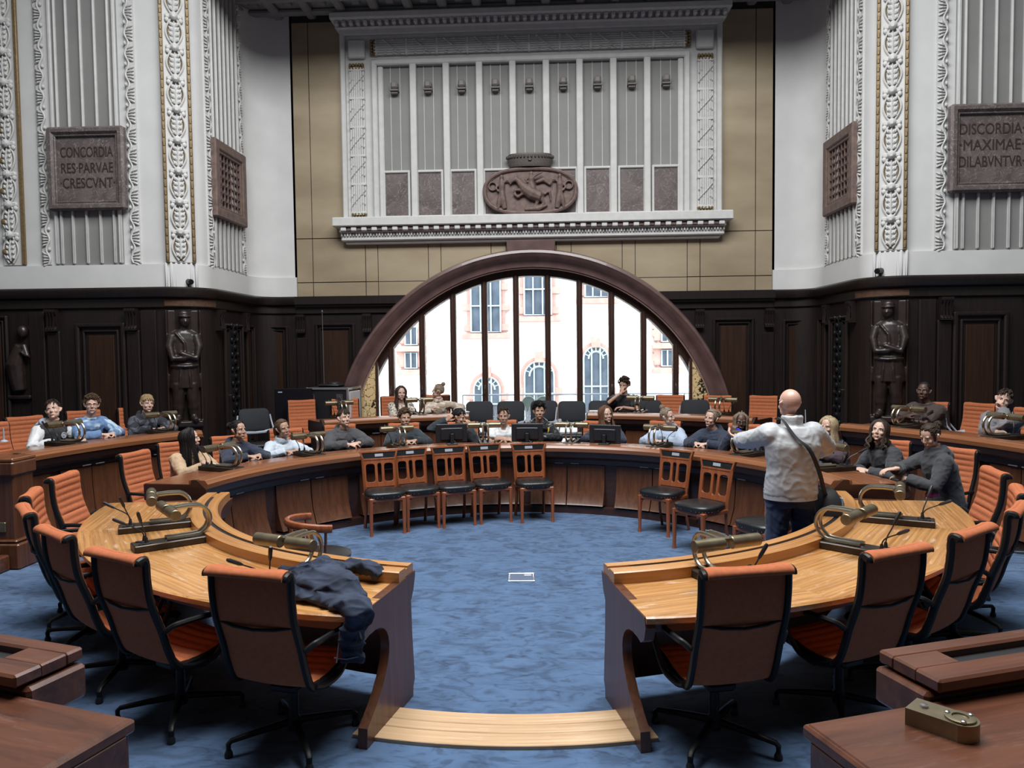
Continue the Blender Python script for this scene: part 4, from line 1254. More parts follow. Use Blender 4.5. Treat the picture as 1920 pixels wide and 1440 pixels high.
# ------------------------------------------------------------------ brass desk lamps with microphones
def lamp_proto():
    t = thing('desk_lamp', '', 'lamp', (0, 0, 0))            # +y points to the middle of the ring
    b = B(); b.box((0, -.02, .025), (.16, .52, .05), bev=.006); b.build('base', M_brassdark, t, smooth=30)
    for s in (-1, 1):
        b = B(); x = s * .034
        pts = [(x, -.06, .064), (x, .1, .064)] + [(x, .135 + .108 * sin(a), .172 - .108 * cos(a)) for a in [pi * i / 12 for i in range(1, 12)]] + [(x, .08, .28), (x, .0, .276)]
        b.tube(pts, .0135, 8); b.build('arm', M_tube, t)
    b = B(); b.tube([(-.06, -.01, .268), (.06, -.01, .268)], .02, 10); b.build('clasp', M_tube, t)
    for s in (-1, 1):
        b = B(); b.tube([(s * .025, -.04, .26), (s * .03, -.04, .26), (s * .22, -.04, .26), (s * .224, -.04, .26)], [.034, .038, .038, .034], 18); b.build('shade', M_brass, t)
    for s in (-1, 1):
        b = B(); b.lathe([(.034, .05), (.034, .056), (.014, .06), (.009, .095)], 14, c=(s * .035, -.195, 0))
        pts = bez((s * .035, -.195, .09), (s * .035, -.2, .14), (s * .05, -.235 + .02 * s, .155), (s * .07, -.265 + .035 * s, .195 + .012 * s), 8)
        b.tube(pts, .0045, 6)
        m = b.build('microphone', M_black, t)
        b = B(); d = (pts[-1] - pts[-2]).normalized(); b.tube([pts[-1], pts[-1] + d * .02, pts[-1] + d * .085, pts[-1] + d * .1], [.006, .0115, .0125, .008], 8); b.build('foam', M_black, m)
    for x, y in ((-.05, -.235), (.05, -.235)): b = B(); b.lathe([(.016, .05), (.016, .057), (.008, .059)], 12, c=(x, y, 0)); b.build('button', M_black, t)
    return t


lamp0 = lamp_proto(); used_lamp = [False]


def lamp(px, py, z, c, label, group, ring, turn=0.):
    q = at(px, py, z + .26); u = V((ray(px, py).x, ray(px, py).y)).normalized(); o = V((CX - c.x, -c.y)); rt = ring + .04
    k = o.dot(u); h = math.sqrt(max(0, k * k - o.dot(o) + rt * rt))          # every lamp stands on its desk's ring, close to the rail
    p = min((V((CX, 0)) + u * (-k + e * h) for e in (-1, 1)), key=lambda w: (w - V((q.x, q.y))).length)
    d = (V((c.x, c.y)) - p).normalized(); p = p + d * .04
    rz = math.atan2(d.y, d.x) - pi / 2 + R(turn)
    if not used_lamp[0]:
        used_lamp[0] = True; lamp0.location = (p.x, p.y, z); lamp0.rotation_euler.z = rz; lamp0['label'] = label; lamp0['group'] = group; return lamp0
    return dup(lamp0, (p.x, p.y, z), rz, label, group)


G1, G2, G3 = 'brass lamps on the near desks', 'brass lamps on the middle row', 'brass lamps on the raised row'
for px, py, lab in ((315, 962, 'with two microphones, middle one of three on the desk with the jacket'), (283, 903, 'with two microphones at the far end of the desk with the jacket'), (533, 1005, 'beside the denim jacket'),
                    (1363, 1004, 'at the gap end of the clear near desk'), (1612, 962, 'with two microphones, middle one of three on the clear near desk'), (1688, 905, 'at the far end of the clear near desk')):
    lamp(px, py, .76, NC, f'brass tube lamp {lab}', G1, 3.19)
for px, py, lab in ((412, 873, 'in front of the girl in the beige jacket'), (578, 830, 'in front of the girl in the pale blue sweater'), (744, 813, 'in front of the boy in the dark shell jacket'),
                    (908, 805, 'in front of the boy in the pale polo shirt'), (1072, 803, 'right of the boy in the puffer jacket'), (1238, 809, 'in front of the laughing girl'),
                    (1405, 830, 'half hidden behind the arm of the standing man'), (1560, 848, 'in front of the blonde girl')):
    lamp(px, py, .86, FC, f'brass lamp on the middle row {lab}', G2, 3.42)
for px, py, lab in ((120, 797, 'in front of the boy in the varsity jacket'), (301, 778, 'in front of the fair-haired boy'), (636, 759, 'in front of the flight case'), (786, 752, 'between the two young women at the window'),
                    (1201, 750, 'in front of the boy in the black T-shirt'), (1356, 752, 'in front of the empty chairs on the window side'), (1704, 768, 'in front of the man in the brown shirt'), (1886, 785, 'in front of the young man in the grey sweater')):
    lamp(px, py, 1.08, TC, f'brass lamp on the raised row {lab}', G3, 5.62)


# ------------------------------------------------------------------ orange ribbed chairs
def chair_proto():
    t = thing('executive_chair', '', 'chair', (0, 0, 0))     # faces +y
    prof = smoothline([(0, -.405, 1.03), (0, -.4, 1.05), (0, -.36, 1.06), (0, -.34, 1.03), (0, -.335, .93), (0, -.315, .8), (0, -.26, .64), (0, -.225, .52), (0, -.18, .425), (0, -.1, .405), (0, .02, .41), (0, .16, .435), (0, .25, .43), (0, .285, .4)], 14)
    n = len(prof); L = [0]
    for p, q in zip(prof, prof[1:]): L.append(L[-1] + (q - p).length)
    W = .226; cols = [-1, -.97, -.8, -.5, -.2, .2, .5, .8, .97, 1]
    top, bot = [], []
    for i, p in enumerate(prof):
        t_ = (prof[min(i + 1, n - 1)] - prof[max(i - 1, 0)]).normalized(); nn = V((0, -t_.z, t_.y))    # front side
        bulge = .014 * abs(sin(pi * L[i] / .058)) ** .45
        a, c = [], []
        for x in cols:
            sag = -.012 * (1 - x * x)
            e = 1 if abs(x) < .9 else .3
            a.append(V((x * W, p.y, p.z)) + nn * (.012 + bulge * e + sag)); c.append(V((x * W, p.y, p.z)) + nn * (-.012 + sag))
        top.append(a); bot.append(c)
    b = B(); b.loft([a + c[::-1] for a, c in zip(top, bot)]); b.build('sling_seat', M_orange, t, smooth=50)
    for s in (-1, 1):
        b = B(); b.tube([V((s * .232, p.y, p.z)) - V((0, -(prof[min(i + 1, n - 1)] - prof[max(i - 1, 0)]).normalized().z, (prof[min(i + 1, n - 1)] - prof[max(i - 1, 0)]).normalized().y)) * .012 for i, p in enumerate(prof)][::3], .02, 8, flat=(1.15, .9)); b.build('side_frame', M_blackmetal, t)
        b = B(); loop = [(s * .248, -.262, .63), (s * .272, -.24, .655), (s * .295, -.2, .668), (s * .3, -.02, .66), (s * .3, .1, .648), (s * .298, .15, .615), (s * .29, .14, .54), (s * .275, .06, .42), (s * .262, .0, .385), (s * .25, -.1, .385), (s * .245, -.17, .41)]
        b.tube(smoothline(loop, 4), .0165, 8)
        b.build('armrest', M_blackmetal, t)
    b = B(); b.tube([(-.235, -.305, .77), (-.12, -.335, .755), (0, -.345, .75), (.12, -.335, .755), (.235, -.305, .77)], .009, 8); b.build('back_stretcher', M_blackmetal, t)
    b = B(); b.box((0, -.02, .36), (.5, .07, .025), bev=.008); b.box((0, 0, .34), (.16, .22, .05), bev=.015); b.build('seat_stretcher', M_blackmetal, t)
    b = B(); b.lathe([(.038, .07), (.038, .13), (.026, .15), (.026, .34)], 14); b.build('column', M_blackmetal, t)
    for k in range(4):
        a = R(45 + 90 * k); d = V((cos(a), sin(a), 0))
        b = B(); b.tube([d * .02 + V((0, 0, .115)), d * .2 + V((0, 0, .1)), d * .33 + V((0, 0, .085)), d * .345 + V((0, 0, .07)), d * .345 + V((0, 0, .035))], [.026, .021, .017, .017, .015], 8, flat=(1, .8))
        lg = b.build('leg', M_blackmetal, t)
        b = B(); b.lathe([(.014, 0), (.022, .004), (.022, .02), (.014, .04)], 10, c=d * .345); b.build('glide', M_black, lg)
    return t


chair0 = chair_proto(); used_chair = [False]


def chair(a, c, zt, label, group, zf=0., fwd=None, face=None, deg=None):
    """a, c: the two ends of the top roll in the photograph"""
    P, Q = at(*a, zf + zt), at(*c, zf + zt); m = (P + Q) / 2
    if deg is None:
        d = Q - P; nrm = V((-d.y, d.x))
        f = V((face.x - m.x, face.y - m.y))
        if nrm.dot(f) < 0: nrm = -nrm
        ang = math.atan2(nrm.y, nrm.x)
    else: ang = R(deg)
    o = V((cos(ang), sin(ang), 0)) * .36
    loc = (m.x + o.x, m.y + o.y, zf); rz = ang - pi / 2
    if not used_chair[0]:
        used_chair[0] = True; chair0.location = loc; chair0.rotation_euler.z = rz; chair0['label'] = label; chair0['group'] = group; return chair0
    return dup(chair0, loc, rz, label, group)


GA, GB, GC_ = 'orange chairs at the near desks', 'orange chairs of the middle row', 'orange chairs of the raised row'
for a, c, lab in (((388, 1066), (549, 1080), 'with its back to the camera, beside the hanging denim sleeve'), ((170, 1030), (275, 1052), 'with its back to the camera, second from the denim jacket'),
                  ((79, 988), (136, 1010), 'third from the denim jacket along the near desk'), ((44, 946), (62, 968), 'fourth from the denim jacket, turned side-on'),
                  ((49, 936), (73, 916), 'fifth from the denim jacket, its ribbed front just showing'), ((96, 901), (141, 886), 'showing its ribbed front beyond the desk with the jacket'),
                  ((222, 857), (280, 845), 'standing empty left of the girl in the beige jacket'),
                  ((1310, 1075), (1487, 1063), 'seen from behind, first from the gap at the clear near desk'), ((1610, 1045), (1742, 1022), 'seen from behind, second from the gap at the clear near desk'),
                  ((1781, 1009), (1859, 983), 'third from the gap at the clear near desk'), ((1890, 967), (1918, 941), 'fourth from the gap at the clear near desk, turned side-on'),
                  ((1897, 907), (1920, 936), 'at the right edge, fifth from the gap at the clear desk'), ((1845, 877), (1884, 893), 'showing its ribbed front at the far end of the clear desk')):
    chair(a, c, 1.05, f'orange ribbed chair {lab}', GA, face=NC)
for a, c, lab, dg in (((1771, 841), (1815, 846), 'behind the girl looking down', 205), ((1648, 826), (1692, 830), 'behind the girl with the upturned face', 218), ((305, 834), (357, 829), 'behind the girl in the beige jacket', -38), ((403, 822), (455, 818), 'behind the girl in the dark zip hoodie', -48),
                      ((505, 809), (565, 805), 'behind the girl in the pale blue sweater', -56), ((608, 801), (665, 797), 'behind the boy in the grey hoodie', -62), ((728, 798), (785, 794), 'behind the boy in the dark shell jacket', -73),
                      ((911, 791), (970, 790), 'behind the boy in the polo shirt', -86), ((1218, 792), (1278, 793), 'behind the laughing girl in the pale hoodie', -112), ((1366, 797), (1428, 799), 'behind the girl with blue hood and braids', -124),
                      ((1095, 792), (1150, 792), 'behind the girl with glasses', -97), ((840, 795), (895, 793), 'behind the boy with both hands at his face', -80)):
    chair(a, c, 1.05, f'orange ribbed chair of the middle row {lab}', GB, ZT1, deg=dg)
for a, c, lab, dg in (((16, 787), (74, 781), 'behind the boy in the varsity jacket', -28), ((121, 774), (190, 771), 'behind the boy in the blue patterned sweater', -38), ((222, 768), (280, 765), 'behind the fair-haired boy', -44),
                      ((538, 753), (592, 752), 'standing empty in front of the large screen', -62), ((620, 751), (672, 749), 'standing empty in front of the flight case', -66), ((712, 746), (765, 744), 'behind the young woman in the patterned cardigan', -76),
                      ((792, 743), (846, 742), 'behind the person with the hair bun', -80), ((1232, 743), (1282, 743), 'standing empty beside the boy in the black T-shirt', -104), ((1318, 744), (1374, 744), 'standing empty at the right foot of the arch', -110),
                      ((1402, 745), (1462, 744), 'standing empty left of the bald man', -118), ((1720, 755), (1779, 757), 'behind the man in the brown shirt', 215), ((1810, 757), (1868, 761), 'behind the young man in the grey sweater', 205), ((1907, 766), (1965, 772), 'at the right edge beside the young man in grey', 200),
                      ((-45, 800), (4, 794), 'cut off by the left edge of the photo', -15)):
    chair(a, c, 1.05, f'orange chair of the raised row {lab}', GC_, ZT2, deg=dg)


# ------------------------------------------------------------------ antique chairs with black leather
def antique_proto():
    t = thing('antique_chair', '', 'chair', (0, 0, 0))       # faces +y
    b = B(); sec = lambda k, z: [((.235 - .02 * (y < 0)) * x * k, y * .22 * k, z) for x, y in [(copysign_pow(cos(a), .55), copysign_pow(sin(a), .55)) for a in [2 * pi * i / 28 for i in range(28)]]]
    b.loft([sec(.98, .435), sec(1.0, .45), sec(1.02, .475), sec(.98, .495), sec(.7, .508), sec(.3, .512)]); b.build('leather_seat', M_leather, t, smooth=60)
    b = B(); b.box((0, 0, .415), (.43, .4, .045), bev=.01)
    for k in range(30):
        a = 2 * pi * k / 30; b.ell((.238 * copysign_pow(cos(a), .55), .224 * copysign_pow(sin(a), .55), .447), .005, nu=5, nv=4)
    b.build('seat_rail', M_chairwood, t, smooth=30)
    for s in (-1, 1):
        b = B(); b.tube([(s * .195, .185, .43), (s * .195, .185, .36), (s * .195, .187, .05), (s * .195, .19, .02), (s * .195, .19, 0)], [.026, .026, .018, .02, .024], 8); lg = b.build('leg', M_chairwood, t)
        b = B(); b.tube(bez((s * .19, .18, .28), (s * .18, .18, .38), (s * .16, .18, .395), (s * .1, .18, .4), 6), .009, 6); b.tube(bez((s * .19, .18, .28), (s * .19, .165, .38), (s * .19, .15, .395), (s * .19, .08, .4), 6), .009, 6); b.build('bracket', M_chairwood, lg)
        b = B(); b.tube([(s * .185, -.26, 0), (s * .18, -.2, .22), (s * .18, -.195, .43), (s * .185, -.205, .5), (s * .2, -.27, .86)], [.02, .019, .02, .02, .017], 4, flat=(1.2, 1.)); b.build('rear_leg', M_chairwood, t, smooth=20)
    MB = Matrix.Translation((0, -.213, .505)) @ Matrix.Rotation(R(10.5), 4, 'X') @ Matrix.Rotation(pi / 2, 4, 'X')
    holes = [rrect(-.168, .055, -.054, .28, .035), rrect(-.027, .045, .027, .285, .0265), rrect(.054, .055, .168, .28, .035)]
    b = B(); merge_mesh(b, shape2d([(-.2, 0), (.2, 0), (.205, .33), (-.205, .33)], holes, .011, .003), MB); b.build('splat', M_chairwood, t, smooth=30)
    b = B(); bm_ = [(-.205, .325), (.205, .325), (.232, .43), (-.232, .43)]
    merge_mesh(b, shape2d(bm_, [[(-.19, .34), (.19, .34), (.212, .415), (-.212, .415)]], .016, .003), MB); tr = b.build('top_rail', M_chairwood, t, smooth=30)
    b = B(); merge_mesh(b, shape2d([(-.19, .34), (.19, .34), (.212, .415), (-.212, .415)], [], .013), MB)
    for k in range(20): b.ell(MB @ V((-.2 + .4 * k / 19, .41, -.016)), .004, nu=5, nv=4); b.ell(MB @ V((-.182 + .364 * k / 19, .345, -.016)), .004, nu=5, nv=4)
    b.build('leather_pad', M_leather, tr, smooth=30)
    b = B(); merge_mesh(b, shape2d([(-.05, .362), (.05, .362), (.05, .396), (-.05, .396)], [], .017), MB); b.build('name_plate', M_grey, tr, smooth=0)
    return t




ant0 = antique_proto(); first = True
for (x0, y0), (x1, y1), lab in (((699, 1006), (757, 1000), 'first from the left along the long desk'), ((767, 997), (822, 990), 'second from the left along the long desk'), ((836, 990), (888, 985), 'third from the left along the long desk'),
                                ((904, 983), (957, 978), 'fourth from the left along the long desk'), ((983, 981), (1033, 978), 'fifth from the left along the long desk'),
                                ((1201, 997), (1251, 1007), 'alone right of the middle'), ((1274, 1011), (1304, 1028), 'turned side-on near the standing man'), ((1396, 1030), (1440, 1052), 'half hidden behind the legs of the standing man')):
    P, Q = at(x0, y0, 0), at(x1, y1, 0); m = (P + Q) / 2; d = (Q - P).normalized()
    f = V((d.y, -d.x, 0)); loc = m - f * .19; rz = math.atan2(f.y, f.x) - pi / 2
    if lab.startswith('turned'): loc = at(1313, 944, .49); rz = R(128)
    if lab.startswith('half'): loc = at(1434, 978, .49); rz = R(120)
    lab = 'antique beech chair with black leather seat, ' + lab; gp = 'antique chairs facing the ring'
    if first:
        first = False; ant0.location = (loc.x, loc.y, 0); ant0.rotation_euler.z = rz; ant0['label'] = lab; ant0['group'] = gp
    else: dup(ant0, (loc.x, loc.y, 0), rz, lab, gp)
# low bow-backed armchair behind the near desk
c = at(520, 1046, .5)
t = thing('bow_back_armchair', 'low bow-backed armchair with a dark seat, mostly hidden behind the desk with the jacket', 'chair', (-1.62, 6.05, 0), R(-55))
b = B(); b.lathe([(.2, .44), (.24, .45), (.245, .48), (.2, .5), (.05, .505)], 24); b.build('leather_seat', M_leather, t, smooth=60)
b = B(); b.tube([(.27 * cos(a), .27 * sin(a), .74 + .03 * sin(-a)) for a in [R(180 + 180 * i / 16) for i in range(17)]], .024, 8, flat=(1, 1.4)); b.build('bow_rail', M_chairwood, t)
b = B(); b.lathe([(.2, .4), (.235, .41), (.235, .445), (.2, .445)], 24); b.build('seat_rail', M_chairwood, t)
for k in range(4):
    a = R(45 + 90 * k); b = B(); b.tube([(.17 * cos(a), .17 * sin(a), .42), (.2 * cos(a), .2 * sin(a), 0)], [.022, .017], 8); b.build('leg', M_chairwood, t)
for k in range(5):
    a = R(190 + 40 * k); b = B(); b.tube([(.22 * cos(a), .22 * sin(a), .44), (.265 * cos(a), .265 * sin(a), .74)], .012, 6); b.build('spindle', M_chairwood, t)

# ------------------------------------------------------------------ black conference chairs in front of the window
def conf_proto():
    t = thing('conference_chair', '', 'chair', (0, 0, 0))    # faces -y
    b = B(); rows = []
    out = rrect(-.235, .62, .235, 1.0, .08, 6)
    for k, y, in ((.94, .205), (1., .215), (1., .235), (.94, .25)): rows.append([(x * k, y + .05 * ((z - .62) / .38) + .05 * (1 - (x / .235) ** 2) - .03, .81 + (z - .81) * k) for x, z in out])
    b.loft(rows); b.build('backrest', plain('black_felt', (.012, .014, .018), .8), t, smooth=50)
    b = B(); rows = []
    out = rrect(-.245, -.25, .245, .22, .09, 6)
    for k, z in ((.94, .42), (1., .435), (1., .46), (.94, .475)): rows.append([(x * k, y * k, z) for x, y in out])
    b.loft(rows); b.build('seat', M_black, t, smooth=50)
    b = B(); b.tube([(-.27, .02, .68), (-.25, .17, .645), (-.15, .21, .625), (0, .215, .62), (.15, .21, .625), (.25, .17, .645), (.27, .02, .68)], .03, 8); b.build('lower_shell', M_grey, t)
    for s in (-1, 1):
        b = B(); b.tube([(s * .27, -.2, .65), (s * .275, .1, .65), (s * .265, .22, .8), (s * .25, .24, .9)], .013, 8); b.tube([(s * .27, .0, .65), (s * .25, .0, .43)], .012, 8); b.build('armrest', M_grey, t)
    b = B(); b.lathe([(.03, .08), (.025, .42)], 12); b.build('column', M_chrome, t)
    for k in range(5):
        a = 2 * pi * k / 5; b = B(); b.tube([(0, 0, .1), (.27 * cos(a), .27 * sin(a), .06), (.28 * cos(a), .28 * sin(a), .03)], [.022, .016, .02], 8); b.ell((.28 * cos(a), .28 * sin(a), .026), (.025, .025, .026), nu=8, nv=6); b.build('leg', M_black, t)
    return t


conf0 = conf_proto(); first = True
for px, py, y, lab in ((900, 761, 12.9, 'behind the boy with both hands at his face'), (958, 760, 12.9, 'behind the boy in the polo shirt'), (1020, 760, 12.95, 'behind the boy in the puffer jacket'), (1071, 758, 12.8, 'standing free right of the puffer jacket'),
                       (1128, 759, 12.85, 'beside the elbow of the boy in the black T-shirt'), (1212, 758, 12.9, 'half hidden behind the boy in the black T-shirt'), (1300, 758, 12.9, 'between two empty orange chairs')):
    p = aty(px, py, y); zf = p.z - 1.0
    rz = R((px - 1000) * -.03)
    lab = 'black conference chair at the window ' + lab; gp = 'black conference chairs'
    if first: first = False; o = conf0; o.location = (p.x, y - .2, ZT2); o.rotation_euler.z = rz; o['label'] = lab; o['group'] = gp
    else: dup(conf0, (p.x, y - .2, ZT2), rz, lab, gp)
p = at(1798, 776, ZT2 + .95); dup(conf0, (p.x + .1, p.y, ZT2), R(60), 'grey-armed conference chair half hidden left of the young man in the grey sweater', 'black conference chairs')
p = at(492, 772, ZT2 + .95); dup(conf0, (p.x, p.y - .2, ZT2), R(35), 'black conference chair with a pale arm in the dark corner left of the large screen', 'black conference chairs')

# ------------------------------------------------------------------ screens, flight case and small things
GM = 'monitors on the long desk'
for px, py, lab in ((839, 812, 'in front of the boy holding his face'), (990, 811, 'in front of the boy in the puffer jacket'), (1147, 814, 'in front of the girl with glasses')):
    base = at(px, 830, .88); d = V((base.x - FC.x, base.y - FC.y)).normalized(); base = V((FC.x, FC.y)) + d * 3.22
    ctr = aty(px, py, base.y)
    t = thing('monitor', f'black computer monitor seen from behind, {lab}', 'monitor', (base.x, base.y, .90), math.atan2(d.y, d.x) - pi / 2, GM)
    zc = ctr.z - .90
    b = B(); b.box((0, 0, zc), (.42, .03, .245), bev=.008); b.box((0, -.02, zc - .01), (.3, .03, .16), bev=.012); b.build('screen', M_black, t, smooth=30)
    b = B(); b.box((0, -.036, zc + .065), (.2, .004, .006)); b.build('vent_slot', M_grey, t, smooth=0)
    b = B(); b.tube([(0, -.03, zc - .02), (0, -.06, zc - .02)], .035, 14); b.build('mount', M_darkpaint, t)
    b = B(); b.box((0, -.05, (zc - .0) / 2), (.045, .03, zc), bev=.006); b.box((0, -.03, .008), (.14, .12, .016), bev=.004); b.build('stand', M_black, t)
    b = B(); b.tube(bez((.03, -.03, zc - .1), (.06, -.08, zc - .16), (.05, -.05, .06), (.08, .0, .012), 8), .005, 5); b.build('cable', M_black, t)
for px0, px1, py0, py1 in ((521, 583, 731, 800),):
    p0, p1 = aty(518, 790, 12.75), aty(584, 728, 12.75)
    t = thing('large_screen', 'large dark display standing beside the flight case', 'screen', ((p0.x + p1.x) / 2, 12.75, ZT2), R(8))
    b = B(); b.box((0, 0, (p0.z + p1.z) / 2 - ZT2), (p1.x - p0.x, .05, p1.z - p0.z), bev=.008); b.build('panel', M_darkpaint, t, smooth=30)
    b = B(); b.box((0, 0, .3), (.08, .06, .55)); b.box((0, 0, .02), (.5, .35, .04), bev=.01); b.build('stand', M_black, t, smooth=0)
    b = B(); b.box((-.22, -.028, p1.z - ZT2 - .06), (.07, .004, .02)); b.build('sticker', M_grey, t, smooth=0)
p0, p1 = aty(583, 800, 12.9), aty(668, 726, 12.9)
t = thing('flight_case', 'black equipment flight case with metal edges and a pale end panel', 'flight case', ((p0.x + p1.x) / 2 - .04, 13.1, ZT2), R(-7))
w, hgt = p1.x - p0.x - .08, p1.z - ZT2
b = B(); b.box((0, 0, hgt / 2), (w, .6, hgt), bev=.01); b.build('body', M_black, t, smooth=30)
M_alu = plain('aluminium_edge', (.5, .5, .52), .35, .9)
b = B()
for x in (-w / 2, w / 2):
    for y in (-.3, .3): b.box((x, y, hgt / 2), (.04, .04, hgt + .01), bev=.008)
for z in (.02, hgt - .02):
    for y in (-.3, .3): b.box((0, y, z), (w, .04, .04), bev=.008)
    for x in (-w / 2, w / 2): b.box((x, 0, z), (.04, .6, .04), bev=.008)
b.build('edging', M_alu, t, smooth=30)
b = B(); b.box((w / 2 + .012, 0, hgt - .32), (.02, .5, .5), bev=.01); b.build('end_panel', plain('pale_case_panel', (.6, .62, .65), .5), t, smooth=0)
for x in (-w * .4, w * .3):
    b = B(); b.box((x, -.308, hgt - .18), (.12, .02, .14), bev=.01); b.lathe([(.03, 0), (.03, .012), (.012, .014)], 12, Matrix.Translation((x, -.318, hgt - .18)) @ Matrix.Rotation(pi / 2, 4, 'X')); b.build('latch', M_chrome, t)
b = B(); b.box((-.05, .0, hgt + .03), (.4, .3, .05), bev=.02); b.ell((.0, 0, hgt + .06), (.12, .1, .04)); o = b.build('cable_coil', M_black, loc=None, smooth=40); o.location = t.location; o.rotation_euler = t.rotation_euler
tag(o, 'black coil of cable lying on top of the flight case', 'cable')
c = aty(606, 600, 13.3)
b = B(); b.tube([(c.x, 13.25, ZW - .3), (c.x + .01, 13.25, ZT2)], .006, 8); b.ell((c.x, 13.25, ZW - .28), (.016, .016, .03)); b.lathe([(.15, ZT2), (.15, ZT2 + .02), (.02, ZT2 + .04)], 16, c=(c.x + .01, 13.25, 0))
tag(b.build('microphone_pole', plain('pole_grey', (.09, .09, .1), .5)), 'thin upright pole standing in front of the dark panelling above the flight case', 'pole')

M_paper = plain('white_paper', (.75, .75, .73), .8)
for px, py, z, rz, lab in ((866, 772, 1.085, 12, 'lying at the right end of the raised desk below the window'), (1117, 771, 1.085, -8, 'lying at the left end of the raised desk by the black T-shirt')):
    p = at(px, py, z); b = B()
    for k in range(3): b.box((0, 0, .002 + k * .002), (.21, .297, .0015), rz=R(k * 4))
    tag(b.build('paper_sheets', M_paper, loc=(p.x, p.y, z), smooth=0, rz=R(rz)), 'white paper sheets ' + lab, 'paper', 'sheets of paper')
p = at(1335, 838, .865)
t = thing('smartphone', 'dark smartphone lying on the long desk in front of the smiling girl', 'phone', (p.x, p.y, .861), R(60))
b = B(); b.box((0, 0, .005), (.075, .15, .009), bev=.004); b.build('body', M_black, t, smooth=30)
b = B(); b.box((0, 0, .0098), (.069, .143, .001)); b.build('screen', M_darkpaint, t, smooth=0)
p = at(925, 833, .865)
b = B(); b.box((0, 0, .004), (.21, .15, .006)); tag(b.build('paper_sheets', M_paper, loc=(p.x, p.y, .861), smooth=0, rz=R(5)), 'white paper lying under the folded hands of the boy in the polo shirt', 'paper', 'sheets of paper')
# cables on the carpet
p = at(1900, 1030, 0)
b = B(); pts = []
rnd = random.Random(4)
for k in range(60):
    a = k * .55; r = .16 + .07 * sin(k * .37); pts.append((p.x + .12 + r * 1.4 * cos(a), p.y + r * sin(a), .012 + .008 * (k % 4)))
b.tube(smoothline(pts, 3), .007, 5)
tag(b.build('cable_coil', M_black), 'loose black cables coiled on the blue carpet at the right edge', 'cable')
for px, py0, py1, y, lab in ((1392, 770, 800, 10.9, 'above the girl with the braids'), (1511, 768, 800, 10.6, 'right of the bald man'), (7, 802, 815, 7.2, 'on the pedestal at the left edge')):
    p = aty(px, py1, y); q = aty(px - 1, py0, y)
    b = B(); b.tube([(p.x, y, p.z - .06), (q.x, y, q.z)], [.008, .006], 6); b.lathe([(.035, 0), (.03, .012), (.01, .02)], 12, c=(p.x, y, p.z - .07))
    o = b.build('stem_microphone', M_grey); tag(o, 'slim grey stem microphone standing on the raised desk ' + lab, 'microphone', 'stem microphones')
# pink pencil case on the lap of the girl looking down
p = at(1745, 922, .74)
b = B(); b.ell((0, 0, .03), (.055, .035, .03)); b.ell((.05, .03, .03), (.05, .03, .028)); b.tube([(-.04, 0, .05), (0, .02, .07), (.05, .03, .05)], .006, 6)
tag(b.build('pencil_case', plain('pink_cloth', (.6, .06, .25), .7), loc=(p.x, p.y, .68), smooth=60), 'bright pink pencil case in the lap of the girl looking down', 'pencil case')


# ------------------------------------------------------------------ denim jacket thrown over the desk end
M_denim = plain('dark_denim', (.034, .044, .07), .9, noise_amt=.4, scale=7, bump=.3, bscale=260, spec=.2)
M_stitch = plain('pale_stitch', (.25, .27, .3), .8)
t = thing('denim_jacket', 'crumpled dark denim jacket thrown over the desk end, one sleeve hanging down', 'jacket', (0, 0, 0))
b = B()
def blob(px, py, z, r, rot=None): c = at(px, py, z); b.ell((c.x, c.y, z), r, nu=16, nv=10, rot=rot)
def run(pts, rad, flat=(1, .6), n=12):
    q = smoothline([at(x, y, z) for x, y, z in pts], 5)
    m = len(q); rr = [rad[min(len(rad) - 1, int(i / m * (len(rad) - 1)))] * (1 - (i / m * (len(rad) - 1)) % 1) + rad[min(len(rad) - 1, int(i / m * (len(rad) - 1)) + 1)] * ((i / m * (len(rad) - 1)) % 1) for i in range(m)]
    b.tube(q, [(k * flat[0], k * flat[1]) for k in rr], n)
run([(535, 1075, .80), (600, 1085, .85), (650, 1105, .82), (672, 1122, .79)], [.09, .14, .1, .04], (1, .45))
run([(530, 1105, .785), (580, 1108, .8), (640, 1122, .79), (668, 1128, .785)], [.07, .12, .1, .05], (1, .35))
run([(600, 1052, .86), (615, 1075, .86), (655, 1098, .84)], [.05, .08, .05], (1, .6))
run([(560, 1068, .82), (620, 1068, .84), (660, 1062, .84), (700, 1064, .845), (712, 1080, .80)], [.05, .06, .05, .05, .045], (1, .7))
run([(640, 1130, .785), (665, 1138, .79), (672, 1150, .77), (668, 1172, .7), (662, 1200, .62), (657, 1240, .50)], [.07, .075, .072, .07, .066, .06], (1, .55), 16)
me = remeshed(b, .0075, 3)
def fold(p):
    q = V((p.x * 5 + p.y * 3, p.y * 7, p.z * 10)); r = 1 - abs(noise.noise(q + V((9, 2, 4)))) * 2.6; r2 = 1 - abs(noise.noise(q * 2.1 + V((1, 7, 3)))) * 2.6
    return max(0, r) ** 2 * .022 + max(0, r2) ** 2 * .009 + noise.noise(p * 6) * .012 - .006
push(me, fold)
link('body', me, M_denim, t, smooth=80)
b = B()
q = [at(x, y, z) for x, y, z in ((642, 1180, .67), (640, 1205, .6), (636, 1238, .51))]
b.tube([p + V((-.005, -.035, 0)) for p in q], .004, 5); c = at(655, 1228, .53); b.tube([c + V((-.07, -.04, 0)), c + V((0, -.055, 0)), c + V((.06, -.03, .005))], .004, 5)
b.build('stitching', M_stitch, t)

